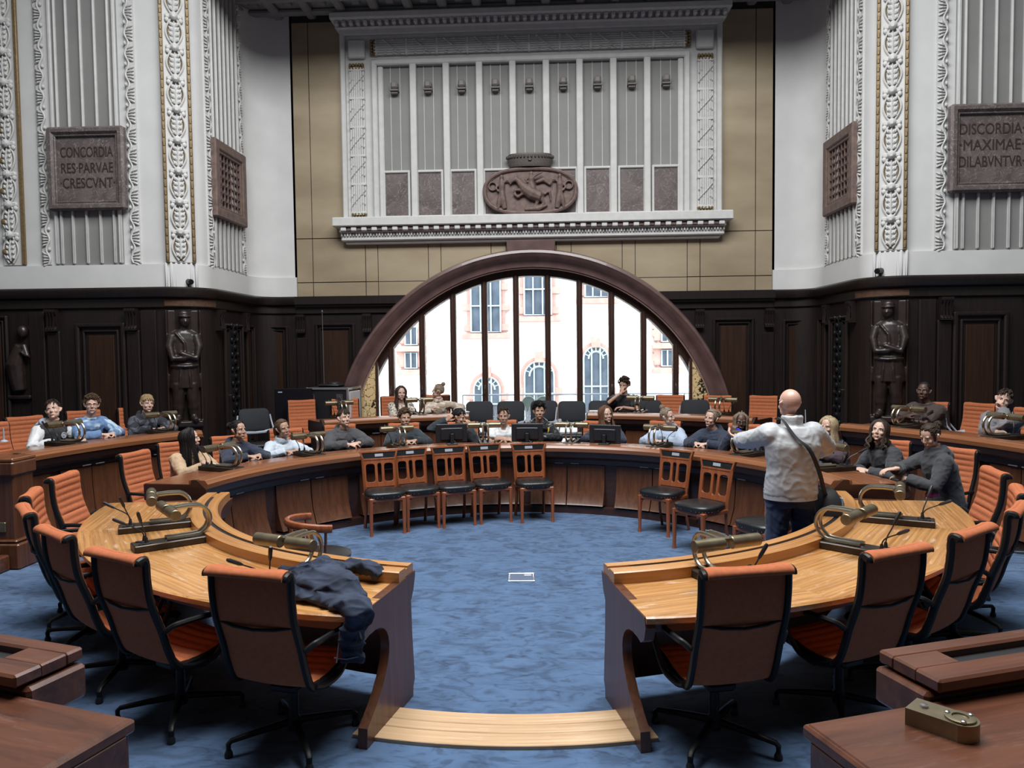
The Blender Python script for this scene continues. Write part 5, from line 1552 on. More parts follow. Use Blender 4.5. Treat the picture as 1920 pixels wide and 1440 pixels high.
# ------------------------------------------------------------------ people
def skin(name, col, lip, rough=.5):
    m, N, L, b = nt('skin_' + name)
    a = N.new('ShaderNodeAttribute'); a.attribute_name = 'tint'
    sp = N.new('ShaderNodeSeparateColor'); L.new(a.outputs['Color'], sp.inputs[0])
    tc = N.new('ShaderNodeTexCoord'); n = N.new('ShaderNodeTexNoise'); n.inputs['Scale'].default_value = 25; L.new(tc.outputs['Object'], n.inputs['Vector'])
    r = N.new('ShaderNodeValToRGB'); r.color_ramp.elements[0].color = (*[c * .9 for c in col], 1); r.color_ramp.elements[1].color = (*[min(1, c * 1.08) for c in col], 1)
    L.new(n.outputs['Fac'], r.inputs['Fac'])
    m1 = N.new('ShaderNodeMixRGB'); L.new(sp.outputs[0], m1.inputs['Fac']); L.new(r.outputs['Color'], m1.inputs['Color1']); m1.inputs['Color2'].default_value = (*lip, 1)
    m2 = N.new('ShaderNodeMixRGB'); m2.blend_type = 'MULTIPLY'; L.new(sp.outputs[1], m2.inputs['Fac']); L.new(m1.outputs['Color'], m2.inputs['Color1']); m2.inputs['Color2'].default_value = (.45, .4, .38, 1)
    L.new(m2.outputs['Color'], b.inputs['Base Color']); b.inputs['Roughness'].default_value = rough
    b.inputs['Subsurface Weight'].default_value = .0
    return m


S_light = skin('fair', (.56, .37, .29), (.42, .16, .14)); S_tan = skin('tan', (.43, .265, .19), (.33, .13, .11))
S_brown = skin('deep_brown', (.085, .043, .03), (.1, .04, .04)); S_pink = skin('ruddy', (.58, .35, .27), (.45, .2, .17), .38)
M_white = plain('eye_white', (.7, .68, .66), .3); M_iris = plain('dark_iris', (.02, .014, .01), .15)


def hairmat(name, c): return plain('hair_' + name, c, .5, noise_amt=.35, scale=60, bump=.3, bscale=220, spec=.22)


H_black = hairmat('black', (.012, .01, .01)); H_dark = hairmat('dark_brown', (.03, .019, .013)); H_brown = hairmat('brown', (.085, .05, .03))
H_auburn = hairmat('auburn', (.12, .06, .033)); H_sandy = hairmat('sandy', (.27, .185, .095)); H_blond = hairmat('blond', (.36, .28, .17)); H_grey = hairmat('ash_blond', (.2, .155, .115)); H_braid = hairmat('streaked_braids', (.16, .12, .085))


def cloth(name, c, na=.12, scale=6, **k): return plain(name, c, .85, noise_amt=na, scale=scale, bump=.15, bscale=300, sheen=.15, **k)


def patterned(name, c0, c1, scale, thr=.5, rough=.9, stretch=(1, 1, 1)):
    m, N, L, b = nt(name)
    tc = N.new('ShaderNodeTexCoord'); mp = N.new('ShaderNodeMapping'); mp.inputs['Scale'].default_value = stretch
    n = N.new('ShaderNodeTexNoise'); n.inputs['Scale'].default_value = scale; n.inputs['Detail'].default_value = 2; n.inputs['Distortion'].default_value = .8
    L.new(tc.outputs['Object'], mp.inputs['Vector']); L.new(mp.outputs['Vector'], n.inputs['Vector'])
    r = N.new('ShaderNodeValToRGB'); r.color_ramp.elements[0].position = thr - .03; r.color_ramp.elements[1].position = thr + .03
    r.color_ramp.elements[0].color = (*c0, 1); r.color_ramp.elements[1].color = (*c1, 1)
    L.new(n.outputs['Fac'], r.inputs['Fac']); L.new(r.outputs['Color'], b.inputs['Base Color']); b.inputs['Roughness'].default_value = rough
    return m


M_jeans = cloth('blue_jeans', (.014, .026, .07), .35, 12); M_trouser = cloth('dark_trousers', (.02, .02, .024)); M_shoe = plain('dark_shoe', (.02, .02, .02), .5)
SK_C, SK_R = V((0, .012, .025)), V((.079, .097, .096))


def sdir(az, el):
    """unit direction in head space; az 0 = face, + = own left"""
    return V((sin(R(az)) * cos(R(el)), -cos(R(az)) * cos(R(el)), sin(R(el))))


def spt(az, el, k=1.): d = sdir(az, el); return SK_C + V((d.x * SK_R.x, d.y * SK_R.y, d.z * SK_R.z)) * k


def head_shapes(b, M, female=False):
    k = .94 if female else 1.
    E = lambda c, r, nu=20, nv=14: b.ell(c, r, M, nu, nv)
    E((0, .014, .026), (.0755, .093, .09)); E((0, -.012, -.028), (.064 * k, .07, .078)); E((0, -.035, -.062), (.05 * k, .046, .05))
    E((0, -.068, -.099), (.021 * k, .017, .016), 12, 8)
    for s in (-1, 1):
        E((s * .036, -.058, -.031), (.023, .02, .022), 12, 8); E((s * .04, -.02, -.062), (.02, .035, .03), 12, 8)
        E((s * .027, -.0715 if not female else -.069, .02), (.024, .011, .009), 12, 8); E((s * .031, -.0645, .0065), (.0165, .0125, .006), 10, 7); E((s * .031, -.0635, -.011), (.0155, .0115, .005), 10, 7)
        b.tube([(s * .07, -.002, -.032), (s * .08, .006, -.012), (s * .086, .016, .012), (s * .08, .02, .022)], [.007, .011, .013, .006], 8, M)
        E((s * .0105, -.091, -.034), (.0075, .0085, .0065), 8, 6)
    b.tube([(0, -.078, .014), (0, -.089, -.006), (0, -.1 if not female else -.097, -.028), (0, -.096, -.038)], [.006, .0085, .0115 if not female else .01, .008], 10, M)
    E((0, -.083, -.0635), (.023 * k, .011, .0055), 12, 8); E((0, -.081, -.0745), (.019 * k, .011, .006), 12, 8)


def hair_cap(b, M, front=35, side=-8, back=-45, thick=.07, amp=.03, fr=9., seed=0, low=.86, sideaz=60):
    nu, nv = 40, 26; off = V((seed * 3.1, seed * 1.7, 0))
    rings = []
    for i in range(1, nv):
        el = -90 + 180 * i / nv; ring = []
        for j in range(nu):
            az = -180 + 360 * j / nu; a = abs(az)
            th = front if a < sideaz - 25 else (front + (side - front) * (a - sideaz + 25) / 30 if a < sideaz + 5 else (side if a < 105 else side + (back - side) * min(1, (a - 105) / 35)))
            w = max(0, min(1, (el - th + 5) / 10)); w = w * w * (3 - 2 * w)
            d = sdir(az, el); k = low + (1 + thick + amp * noise.noise(d * fr * .35 + off) * 2 - low) * w
            ring.append(SK_C + V((d.x * SK_R.x, d.y * SK_R.y, d.z * SK_R.z)) * k)
        rings.append(ring)
    vr = b.loft(rings, False, True, M)
    b.face(vr[0][::-1]); b.face(vr[-1])


def hair(b, M, style, rnd, brow=True):
    lk = lambda pts, r, n=6: b.tube(smoothline(pts, 3), [r * (1 - .75 * (i / (3 * (len(pts) - 1))) ** 2) for i in range(3 * (len(pts) - 1) + 1)], n, M)
    if style in ('short', 'crop', 'quiff'):
        hair_cap(b, M, 44, 2, -38, {'short': .06, 'crop': .025, 'quiff': .05}[style], .02, 14, rnd.random() * 9)
        for i in range({'short': 90, 'crop': 0, 'quiff': 80}[style]):
            az, el = rnd.uniform(-180, 180), rnd.uniform(32, 88)
            if abs(az) > 100: el = rnd.uniform(-5, 80)
            up = .12 if style == 'quiff' and abs(az) < 70 else .02
            a2 = az + rnd.uniform(-14, 14); e2 = el - rnd.uniform(14, 30)
            lk([spt(az, el, 1.0), spt((az + a2) / 2, (el + e2) / 2, 1.07 + up), spt(a2, e2, 1.045 + up * .6)], rnd.uniform(.006, .0095))
    elif style in ('curly', 'mop'):
        big = style == 'mop'
        hair_cap(b, M, 36 if not big else 28, -2, -40, .1, .04, 16, rnd.random() * 9)
        for i in range(170):
            az = rnd.uniform(-180, 180); el = rnd.uniform(24 if abs(az) < 60 else (0 if abs(az) < 110 else -25), 90)
            c = spt(az, el, rnd.uniform(1.08, 1.22 if not big else 1.28)); r = rnd.uniform(.008, .016)
            ph = rnd.uniform(0, 6); ax = Euler((rnd.uniform(-1, 1), rnd.uniform(-1, 1), rnd.uniform(-3, 3))).to_matrix()
            b.tube([c + ax @ V((r * cos(ph + t * 1.2), r * sin(ph + t * 1.2), .004 * t)) for t in range(5)], [.006, .008, .008, .007, .003], 5, M)
    elif style == 'fringe':
        hair_cap(b, M, 26, 0, -38, .07, .02, 12, rnd.random() * 9)
        for i in range(130):
            az = rnd.uniform(-180, 180); e1 = (rnd.uniform(10, 22) if abs(az) < 65 else (rnd.uniform(-14, 4) if abs(az) < 120 else rnd.uniform(-38, -15))); sw = 18 if abs(az) < 90 else 0
            lk([spt(az - sw, 82, 1.04), spt(az - sw * .5, (82 + e1) / 2 + 12, 1.13), spt(az, e1, 1.12)], rnd.uniform(.007, .011))
    elif style.startswith('long'):
        L_ = {'long': .36, 'longx': .46, 'longm': .26, 'longw': .15}[style]
        hair_cap(b, M, 46, 0, -55, .05, .015, 10, rnd.random() * 9, sideaz=50)
        for i in range(190):
            az = rnd.choice((-1, 1)) * rnd.uniform(52, 180); top = spt(az * .55 + rnd.uniform(-8, 8), rnd.uniform(62, 84), 1.03)
            mid = spt(az, rnd.uniform(5, 25), rnd.uniform(1.06, 1.16)); lo = spt(az, -20, 1.12)
            l = L_ * rnd.uniform(.8, 1.05); wv = rnd.uniform(-.016, .016) * (2 if style == 'longw' else 1); fwd = -.05 if abs(az) < 80 else .02
            lk([top, mid, V((lo.x * 1.04, lo.y, -.06)), V((lo.x * 1.08 + wv, lo.y + fwd * .5, -.06 - l * .45)), V((lo.x * 1.05 - wv, lo.y + fwd, -.06 - l * .85)), V((lo.x + wv * .5, lo.y + fwd, -.06 - l))], rnd.uniform(.009, .013), 5)
    elif style in ('bun', 'tail', 'topbun'):
        hair_cap(b, M, 46, 4, -38, .045, .012, 16, rnd.random() * 9)
        for i in range(70):
            az = rnd.uniform(-180, 180); el = 44 if abs(az) < 50 else rnd.uniform(-20, 30)
            tgt = spt(180, 55 if style == 'topbun' else 12, 1.1)
            lk([spt(az, el, 1.01), spt(az + (180 - abs(az)) * .5 * (1 if az > 0 else -1), el * .4 + (50 if style == 'topbun' else 22), 1.08), tgt], .008, 5)
        if style == 'tail':
            for i in range(30):
                w = V((rnd.uniform(-.025, .025), rnd.uniform(-.015, .02), 0))
                lk([spt(180, 15, 1.08), V((0, .145, .0)) + w, V((0, .15, -.08)) + w * 1.3, V((0, .125, -.2)) + w], .011, 5)
        else:
            c = spt(180, 58, 1.28) if style == 'topbun' else spt(180, 10, 1.28)
            r0 = .03 if style == 'topbun' else .04
            b.ell(c, (r0, r0, r0), M, 12, 9)
            for i in range(14):
                ax = Euler((rnd.uniform(-3, 3), rnd.uniform(-3, 3), rnd.uniform(-3, 3))).to_matrix()
                b.tube([c + ax @ V((r0 * 1.05 * cos(t * .5), r0 * 1.05 * sin(t * .5), 0)) for t in range(9)], .007, 5, M)
        for i in range(8):
            az = rnd.choice((-1, 1)) * rnd.uniform(58, 75); lk([spt(az, 30, 1.03), spt(az, 0, 1.08), spt(az, -35, 1.08), spt(az, -60, 1.1)], .004, 5)
    elif style == 'braids':
        hair_cap(b, M, 46, 0, -50, .04, .012, 16, 2.)
        for i in range(34):
            az = (-1 if i % 2 else 1) * (50 + 130 * (i // 2) / 17); lo = spt(az, -15, 1.14)
            pts = smoothline([spt(az * .5, 70, 1.04), spt(az, 20, 1.12), lo, V((lo.x * 1.08, lo.y, -.2)), V((lo.x * 1.05, lo.y + .01, -.36))], 8)
            b.tube(pts, [.0095 + .003 * (j % 2) for j in range(len(pts))], 6, M)
    if brow:
        for s in (-1, 1): b.tube([(s * .014, -.083, .0155), (s * .03, -.0825, .021), (s * .047, -.071, .0165)], [.003, .0038, .002], 6, M)


def ik(S, W, l1, l2, hint):
    d = W - S; L = d.length; L2 = min(L, (l1 + l2) * .995); u = d.normalized(); W = S + u * L2
    a = (l1 * l1 - l2 * l2 + L2 * L2) / (2 * L2); h = math.sqrt(max(0, l1 * l1 - a * a))
    n = hint - u * hint.dot(u)
    if n.length < 1e-4: n = V((0, 0, -1)) - u * u.dot(V((0, 0, -1)))
    return S + u * a + n.normalized() * h, W


def hand(b, W, d, nrm, side, curl=.5):
    """palm and five fingers; d = towards the fingertips, nrm = out of the palm"""
    d = d.normalized(); nrm = (nrm - d * nrm.dot(d)).normalized(); l = d.cross(nrm) * side         # l towards the thumb
    P = lambda a, c, e=0: W + d * a + l * c + nrm * e
    ring = lambda a, w, t, c=0: [P(a, c + w * copysign_pow(cos(q), .7), t * copysign_pow(sin(q), .7)) for q in [2 * pi * i / 12 for i in range(12)]]
    b.loft([ring(-.03, .026, .02), ring(0, .028, .019), ring(.03, .038, .016), ring(.065, .041, .014), ring(.088, .038, .011)])
    for k, (c, ln) in enumerate(((.030, .07), (.0105, .08), (-.0095, .075), (-.0285, .058))):
        p = P(.075, c * .95, 0); q = [p]; a = 0
        for seg, cu in ((.35, .2), (.4, .75), (.32, .95), (.24, .7)):
            a += cu * curl * (1 + .08 * k); p = p + (d * cos(a) + nrm * sin(a) + l * (c * .9) * (1 - min(1, curl))) * ln * seg; q.append(p)
        b.tube(q, [.0098, .0094, .0088, .008, .006], 8)
    b.tube([P(.015, .026, .004), P(.045, .052, .014), P(.07, .058, .022 + .012 * curl), P(.094, .052, .03 + .022 * curl)], [.0135, .012, .0105, .008], 8)


def person(label, head, zr, fdeg, look, skn, hr, hstyle, top, group=None, arms=None, lean=.14, female=False, seed=1, wide=1., trousers=None,
           sleeve=1., hood=False, collar=None, loose=.02, floor=0., side=0., stand=False, topname='sweater', sleeves_mat=None, puffer=False, brow=True, stub=0., wr=.62, neckdrop=0.):
    """head: point between the eyes' height at the skull's middle; fdeg: where the chest points; look: (heading, up, tilt) of the face"""
    rnd = random.Random(seed); E = head.z - floor
    rz = R(fdeg) + pi / 2
    root_M = Matrix.Translation((head.x, head.y, floor)) @ Matrix.Rotation(rz, 4, 'Z'); inv = root_M.inverted()
    hy = R(look[0] - fdeg)
    HM = Matrix.Translation((0, 0, E)) @ Matrix.Rotation(hy, 4, 'Z') @ Matrix.Rotation(R(-look[1]), 4, 'X') @ Matrix.Rotation(R(look[2]), 4, 'Y')
    chin = HM @ V((0, .02, -.09))
    nb = V((side * .3, .048, E - .196 - neckdrop)); w = wide * (.9 if female else 1.)
    if stand: pel = V((0, .03, 1.0))
    else: pel = V((side, .06 + lean, .56))
    mid = pel.lerp(nb, .42) + V((0, .02, 0)); ch = pel.lerp(nb, .75) + V((0, .012, 0)); sh = pel.lerp(nb, .93)
    SX = .16 * w
    def torso(b, p, low=True):
        rows = [(pel + V((0, 0, -.02 if stand else -.07)), .15, .115), (pel, .158, .12), (mid, .14, .105), (ch, .165, .122), (sh, .155, .098), (nb + V((0, 0, .012)), .085, .07), (nb + V((0, -.005, .05)), .055, .055)]
        ax = (nb - pel).normalized(); dp = V((0, ax.z, -ax.y))
        b.loft([[c + V((cos(a) * (x * w + p), 0, 0)) + dp * (sin(a) * (y + p)) for a in [2 * pi * i / 24 for i in range(24)]] for c, x, y in (rows if p == 0 else rows[:-1])])
        for s in (-1, 1): b.ell((pel.x * .3 + s * SX * .93, sh.y, sh.z - .018), (.055 + p, .056 + p, .055 + p), nu=12, nv=8)
    J = {}
    for s, nm in ((1, 'L'), (-1, 'R')):
        S = V((pel.x * .3 + s * SX, sh.y, sh.z - .01)); a = (arms or {}).get(nm)
        if a is None: a = dict(to=None)
        W = a.get('to')
        if W is None: W = V((s * .1, -.27, a.get('z', .78)))
        else: W = inv @ W
        hint = V(a.get('hint', (s * .8, .15, -.7)))
        El, W = ik(S, W, .285, .25, hint)
        J[nm] = (S, El, W, a)
    hips = [V((pel.x + s * .085 * w, pel.y, pel.z - .03)) for s in (1, -1)]
    if stand: legs = [(h, h + V((s * .02, -.02, -.47)), h + V((s * .035, .02, -.87)), V((s * .035, .02, 0))) for h, s in zip(hips, (1, -1))]
    else: legs = [(h, V((pel.x + s * .12, pel.y - .42, .53)), V((pel.x + s * .13, pel.y - .40, .1)), 0) for h, s in zip(hips, (1, -1))]
    # the body, one skin
    b = B(); head_shapes(b, HM, female); torso(b, 0)
    b.tube([nb + V((0, .01, -.03)), nb + V((0, 0, .05)), chin.lerp(nb, .35), chin], [.07, .059, .055, .054], 14)
    for nm in 'LR':
        S, El, W, a = J[nm]; s = 1 if nm == 'L' else -1
        b.tube([S, S.lerp(El, .5), El, El.lerp(W, .35), W], [.04, .037, .031, .032, .025], 10)
        d = inv.to_3x3() @ V(a['dir']) if 'dir' in a else (W - El)
        n = inv.to_3x3() @ V(a['palm']) if 'palm' in a else V((-s * .3, .2, -1))
        hand(b, W, d.normalized(), n, s * (1), a.get('curl', .45))
    for h, k, f_, _ in legs: b.tube([h, h.lerp(k, .5), k, k.lerp(f_, .35), f_], [.075, .066, .05, .048, .034], 10); b.tube([f_, f_ + V((0, 0, -.05)), f_ + V((0, -.13, -.07))], [.034, .035, .028], 8)
    me = remeshed(b, .0056, 1)
    HI = HM.inverted(); at_ = me.attributes.new('tint', 'FLOAT_COLOR', 'POINT')
    for i, v in enumerate(me.vertices):
        q = HI @ v.co; r_ = g_ = 0.
        if q.y < -.04 and abs(q.x) < .06 and -.13 < q.z < .03:
            r_ = math.exp(-(q.x / .021) ** 4 - ((q.z + .069) / .0085) ** 2 * .8) * (.85 if q.y < -.06 else 0)
            if stub: g_ = stub * max(0, min(1, (-.045 - q.z) / .02)) * (1 - r_)
        at_.data[i].color = (r_, g_, 0, 1)
    o = link('person', me, skn, smooth=80)
    o.matrix_world = root_M; tag(o, label, 'person', group)
    for s in (-1, 1):
        b = B(); b.ell((s * .031, -.0625, -.0015), .0125, HM, 12, 9); b.mi = 1
        dx = .0 ; b.ell((s * .031 + dx, -.0725, -.001), (.0058, .0034, .0058), HM, 10, 6); b.build('eye', [M_white, M_iris], o, smooth=80)
    if hstyle:
        b = B(); hair(b, HM, hstyle, rnd, brow); b.build('hair', hr, o, smooth=60)
    # clothes
    def wrinkle(me, amp, off):
        def fold(q):
            p = q + off; u = V((p.x * 9 + p.z * 5, p.y * 9, p.z * 6 - p.x * 4)); r = max(0, 1 - abs(noise.noise(u)) * 2.8); r2 = max(0, 1 - abs(noise.noise(V((p.x * 10 - p.z * 9, p.y * 12, p.z * 17)) + V((5, 1, 3)))) * 3)
            return (noise.noise(p * 7) * .008 + r * r * .011 + r2 * r2 * .007 - .004) * amp
        push(me, fold)
    b = B(); torso(b, loose + .004)
    SL = []
    for nm in 'LR':
        sl = B() if sleeves_mat else b; SL.append(sl)
        S, El, W, a = J[nm]; t_ = loose
        S2 = S.lerp(V((0, S.y, S.z)), .25)
        if sleeve >= 1: pts, rr = [S2, S, S.lerp(El, .5), El, El.lerp(W, .5), W.lerp(El, .05)], [.046, .049, .043, .039, .035, .031]
        else:
            e = S.lerp(El, sleeve); pts, rr = [S2, S, S.lerp(e, .5), e], [.046, .049, .046, .048]
        sl.tube(pts, [r + t_ for r in rr], 12)
        if sleeve >= 1: sl.tube([W.lerp(El, .16), W.lerp(El, .03)], [.04 + t_ * .4, .034 + t_ * .3], 12)
    if hood:
        ringp = [nb + V((.085 * cos(q), .015 + .075 * sin(q), .028 + .03 * sin(q))) for q in [2 * pi * i / 20 for i in range(21)]]
        b.tube(ringp, [.034 + .014 * max(0, sin(2 * pi * i / 20)) for i in range(21)], 8)
        b.ell(nb + V((0, .115, -.01)), (.11, .055, .085), nu=14, nv=10)
    if puffer:
        for k in range(7):
            c = pel.lerp(nb, .05 + .14 * k); x = (.17, .165, .165, .18, .19, .185, .14)[k]
            b.tube([c + V((x * w * cos(q), .135 * sin(q), 0)) for q in [2 * pi * i / 24 for i in range(25)]], .042, 8)
        for nm in 'LR':
            S, El, W, a = J[nm]
            for k in range(4): b.ell(S.lerp(El, .15 + .25 * k), (.082, .082, .06), nu=10, nv=8); b.ell(El.lerp(W, .1 + .25 * k), (.072, .072, .06), nu=10, nv=8)
    if collar == 'stand':
        ringp = [nb + V((.066 * cos(q), .0 + .066 * sin(q), 0)) for q in [2 * pi * i / 20 for i in range(21)]]
        for h in (.02, .04, .06, .08): b.tube([p + V((0, 0, h)) for p in ringp], .017, 8)
    if collar in ('crew', 'turtle'):
        for h in ((.026,) if collar == 'crew' else (.03, .05, .07)): b.tube([nb + V((.068 * cos(q), .0 + .066 * sin(q) - .004, h + .012 * sin(q))) for q in [2 * pi * i / 20 for i in range(21)]], .015, 8)
    if collar == 'polo':
        for s in (-1, 1):
            b.tube([nb + V((s * .03, .07, .06)), nb + V((s * .068, .01, .05)), nb + V((s * .05, -.065, .012)), nb + V((s * .035, -.1, -.03))], [.014, .018, .022, .012], 8, flat=(1, .5))
    me = remeshed(b, .0105, 2); wrinkle(me, wr, V((seed * 7.7, seed * 3.3, 0)))
    tp = link(topname, me, top, o, smooth=80)
    if sleeves_mat:
        for sl in SL: me = remeshed(sl, .0105, 2); wrinkle(me, wr, V((seed * 2.7, seed * 5.3, 0))); link('sleeve', me, sleeves_mat, o, smooth=80)
    b = B(); m_ = .016
    b.loft([[pel + V((cos(a) * (.155 * w + m_), sin(a) * (.118 + m_), z)) for a in [2 * pi * i / 20 for i in range(20)]] for z in (.06, 0, -.05, -.1)])
    for h, k, f_, _ in legs: b.tube([h + V((0, 0, .02)), h.lerp(k, .5), k, k.lerp(f_, .4), f_], [.085 + m_, .074 + m_, .056 + m_, .055 + m_, .045 + m_], 12)
    me = remeshed(b, .0125, 2); wrinkle(me, .8, V((seed, 0, 0))); link('trousers', me, trousers or M_trouser, o, smooth=80)
    for h, k, f_, _ in legs:
        b = B(); g = f_ + V((0, 0, -.1)) if not stand else V((f_.x, f_.y, 0)); z = max(0, g.z)
        b.loft([[V((g.x + .045 * cos(a) * kx, g.y - .06 + .135 * sin(a) * kx, z + zz)) for a in [2 * pi * i / 16 for i in range(16)]] for zz, kx in ((0, .96), (.025, 1), (.05, .9), (.075, .6))]); b.tube([V((f_.x, f_.y, z + .11)), V((f_.x, f_.y, z + .03))], .046, 10); b.build('shoe', M_shoe, o, smooth=60)
    return o, HM, J, (nb, pel, ch, sh, inv, root_M)


def seat_at(px, py, c, rt):
    """the point on the ray through this pixel whose plan distance from c is rt (the seats stand on rings)"""
    lo, hi = .9, 2.1
    for _ in range(50):
        m = (lo + hi) / 2; p = at(px, py, m)
        if math.hypot(p.x - c.x, p.y - c.y) > rt: lo = m
        else: hi = m
    return at(px, py, (lo + hi) / 2)


def toward(p, c): return math.degrees(math.atan2(c.y - p.y, c.x - p.x))


def glasses(o, HM, col=M_blackmetal, r=.021):
    b = B()
    for s in (-1, 1):
        b.tube([(s * .031 + r * cos(a), -.0905 + .012 * abs(cos(a)) * (s * cos(a) > 0), -.002 + r * .88 * sin(a)) for a in [2 * pi * i / 16 for i in range(17)]], .0016, 5, HM)
        b.tube([(s * .052, -.083, .002), (s * .078, -.02, .004), (s * .084, .015, .0)], .0016, 5, HM)
    b.tube([(-.01, -.092, .002), (0, -.095, .005), (.01, -.092, .002)], .0016, 5, HM)
    b.build('glasses', col, o)


R1, R2 = 4.08, 6.22
def ps(px, py, row): return seat_at(px, py, FC if row == 1 else TC, R1 if row == 1 else R2)
DESK = {1: .86, 2: 1.08}; FLO = {1: ZT1, 2: ZT2}


def seated(label, px, py, row, look, *a, body=0., arms=None, rt=None, **k):
    c = FC if row == 1 else TC
    h = seat_at(px, py, c, rt or (R1 if row == 1 else R2)); f = toward(h, c) + body
    rd = R(f); fw = V((cos(rd), sin(rd), 0)); lf = V((-sin(rd), cos(rd), 0)); A = {}
    for nm, s in (('L', 1), ('R', -1)):
        q = dict((arms or {}).get(nm, {}))
        if 'px' in q:                                        # hand seen at this pixel, dy in front of (towards the ring) the head
            p = h + fw * q.pop('fw', .12); q_px = q.pop('px'); q['to'] = aty(q_px[0], q_px[1], p.y)
        elif 'loc' in q: l_ = q.pop('loc'); q['to'] = h + fw * l_[0] + lf * l_[1] + V((0, 0, l_[2]))
        else: q['to'] = V((h.x, h.y, 0)) + fw * .30 + lf * (s * .07) + V((0, 0, DESK[row] + .045)); q.setdefault('dir', fw * .35 - lf * s); q.setdefault('palm', (0, 0, -1)); q.setdefault('hint', (s * 1., .2, -.35))
        A[nm] = q
    return person(label, h, 0, f, look, *a, arms=A, floor=FLO[row], seed=int(px), **k)


C_hoodie_black = cloth('black_sweatshirt', (.012, .014, .02)); C_grey = cloth('charcoal_sweatshirt', (.055, .055, .062)); C_paleblue = cloth('pale_blue_knit', (.47, .53, .6), .06)
C_navy = cloth('navy_sweatshirt', (.018, .026, .05)); C_beige = cloth('beige_corduroy', (.45, .31, .19), .15, 20); C_white = cloth('white_pique', (.6, .61, .61), .05); C_shell = cloth('dark_shell_jacket', (.018, .026, .034), .2)
C_puff = plain('black_nylon', (.013, .015, .017), .38, noise_amt=.2, scale=10); C_lblue = cloth('light_blue_sweatshirt', (.36, .43, .54), .08); C_brown = cloth('dark_brown_shirt', (.045, .03, .026)); C_greysw = cloth('grey_sweatshirt', (.17, .165, .175), .08)
C_bluepat = patterned('blue_wave_knit', (.12, .21, .38), (.42, .52, .62), 5.5, .56); C_tiedye = patterned('tie_dye_black', (.02, .022, .03), (.075, .08, .1), 9, .52); C_card = patterned('cream_black_cardigan', (.09, .075, .065), (.58, .52, .44), 38, .47)
C_cream = patterned('cream_check_fleece', (.42, .33, .25), (.60, .54, .47), 8, .5); C_blacktee = cloth('black_tshirt', (.012, .013, .016)); C_plum = cloth('plum_knit', (.04, .022, .032)); C_blue = cloth('royal_blue_knit', (.02, .035, .3)); C_jacket = cloth('anthracite_jacket', (.035, .037, .043), .15); C_leatherwhite = plain('white_leather_sleeve', (.62, .63, .63), .5, noise_amt=.05)

GP = 'people in the ring'
# raised row, left
o, HM, J, K = seated('boy in a dark varsity jacket with white sleeves looking up, below the wall plaque', 100, 769, 2, (-72, 14, -10), S_light, H_dark, 'quiff', cloth('varsity_felt', (.022, .02, .024)), sleeves_mat=C_leatherwhite, hood=False, topname='varsity_jacket', body=8, loose=.03, lean=.16, arms=dict(L=dict(loc=(.22, .2, -.38), hint=(1, .3, -.6)), R=dict(loc=(.22, -.2, -.38), hint=(-1, .3, -.6))))
b = B(); nb = K[0]
b.tube([nb + V((.085 * cos(q), .015 + .08 * sin(q), .03 + .03 * sin(q))) for q in [2 * pi * i / 20 for i in range(21)]], [.03 + .012 * max(0, sin(2 * pi * i / 20)) for i in range(21)], 8); b.ell(nb + V((0, .13, -.02)), (.11, .06, .085), nu=14, nv=10)
link('hood', remeshed(b, .01, 2), C_lblue, o, smooth=80)
b = B(); b.lathe([(.04, 0), (.04, .006), (.03, .008), (.03, .003), (.016, .003), (.014, .008)], 20, Matrix.Translation(K[2] + V((.09, -.152, -.01))) @ Matrix.Rotation(pi / 2, 4, 'X')); b.build('chest_badge', M_grey, o)
o, HM, *_ = seated('curly-haired boy with glasses in a blue and white patterned sweater', 172, 759, 2, (-55, 4, 3), S_light, H_brown, 'curly', C_bluepat, collar='crew', loose=.03, lean=.16, wide=1.05)
glasses(o, HM)
seated('fair-haired boy with a long fringe in a dark tie-dyed hoodie', 276, 757, 2, (-38, 2, 4), S_light, H_sandy, 'fringe', C_tiedye, hood=True, topname='hoodie', loose=.028, lean=.18, body=-6)
# middle row
seated('girl with very long black hair in a beige jacket, seen in profile', 357, 822, 1, (18, 4, 0), S_light, H_black, 'longx', C_beige, female=True, topname='jacket', loose=.032, collar='crew', body=-12, lean=.12, rt=4.16, arms=dict(L=dict(loc=(.3, .06, -.28)), R=dict(loc=(.36, -.03, -.3))))
seated('girl with a dark hair bun in a black zip hoodie', 447, 806, 1, (-22, 2, 0), S_tan, H_black, 'bun', C_navy, female=True, hood=True, topname='hoodie', loose=.026)
seated('girl with tied-back brown hair in a pale blue sweater', 530, 803, 1, (-36, 0, -10), S_tan, H_brown, 'tail', C_paleblue, female=True, collar='turtle', loose=.026, body=-8)
o, HM, J, K = seated('boy with slicked dark hair in a charcoal hoodie, arms folded on the desk', 645, 784, 1, (-45, 8, 2), S_light, H_dark, 'short', C_grey, hood=True, topname='hoodie', loose=.036, wide=1.08, stub=.12, arms=dict(L=dict(loc=(.31, .075, -.315), dir=(-.8, -.5, 0), palm=(0, 0, -1), hint=(1, .1, -.3)), R=dict(loc=(.3, -.06, -.325), dir=(.8, .3, 0), palm=(0, 0, -1), hint=(-1, .1, -.3))))
b = B(); b.tube([K[2] + V((.07, -.163, .0)), K[2] + V((.085, -.166, -.008)), K[2] + V((.115, -.16, .008))], [.004, .006, .002], 6); b.build('chest_mark', M_white, o)
seated('boy with tousled brown hair in a dark shell jacket, behind the third lamp', 759, 784, 1, (-62, 3, 2), S_tan, H_brown, 'curly', C_shell, collar='stand', topname='jacket', loose=.034, wide=1.05)
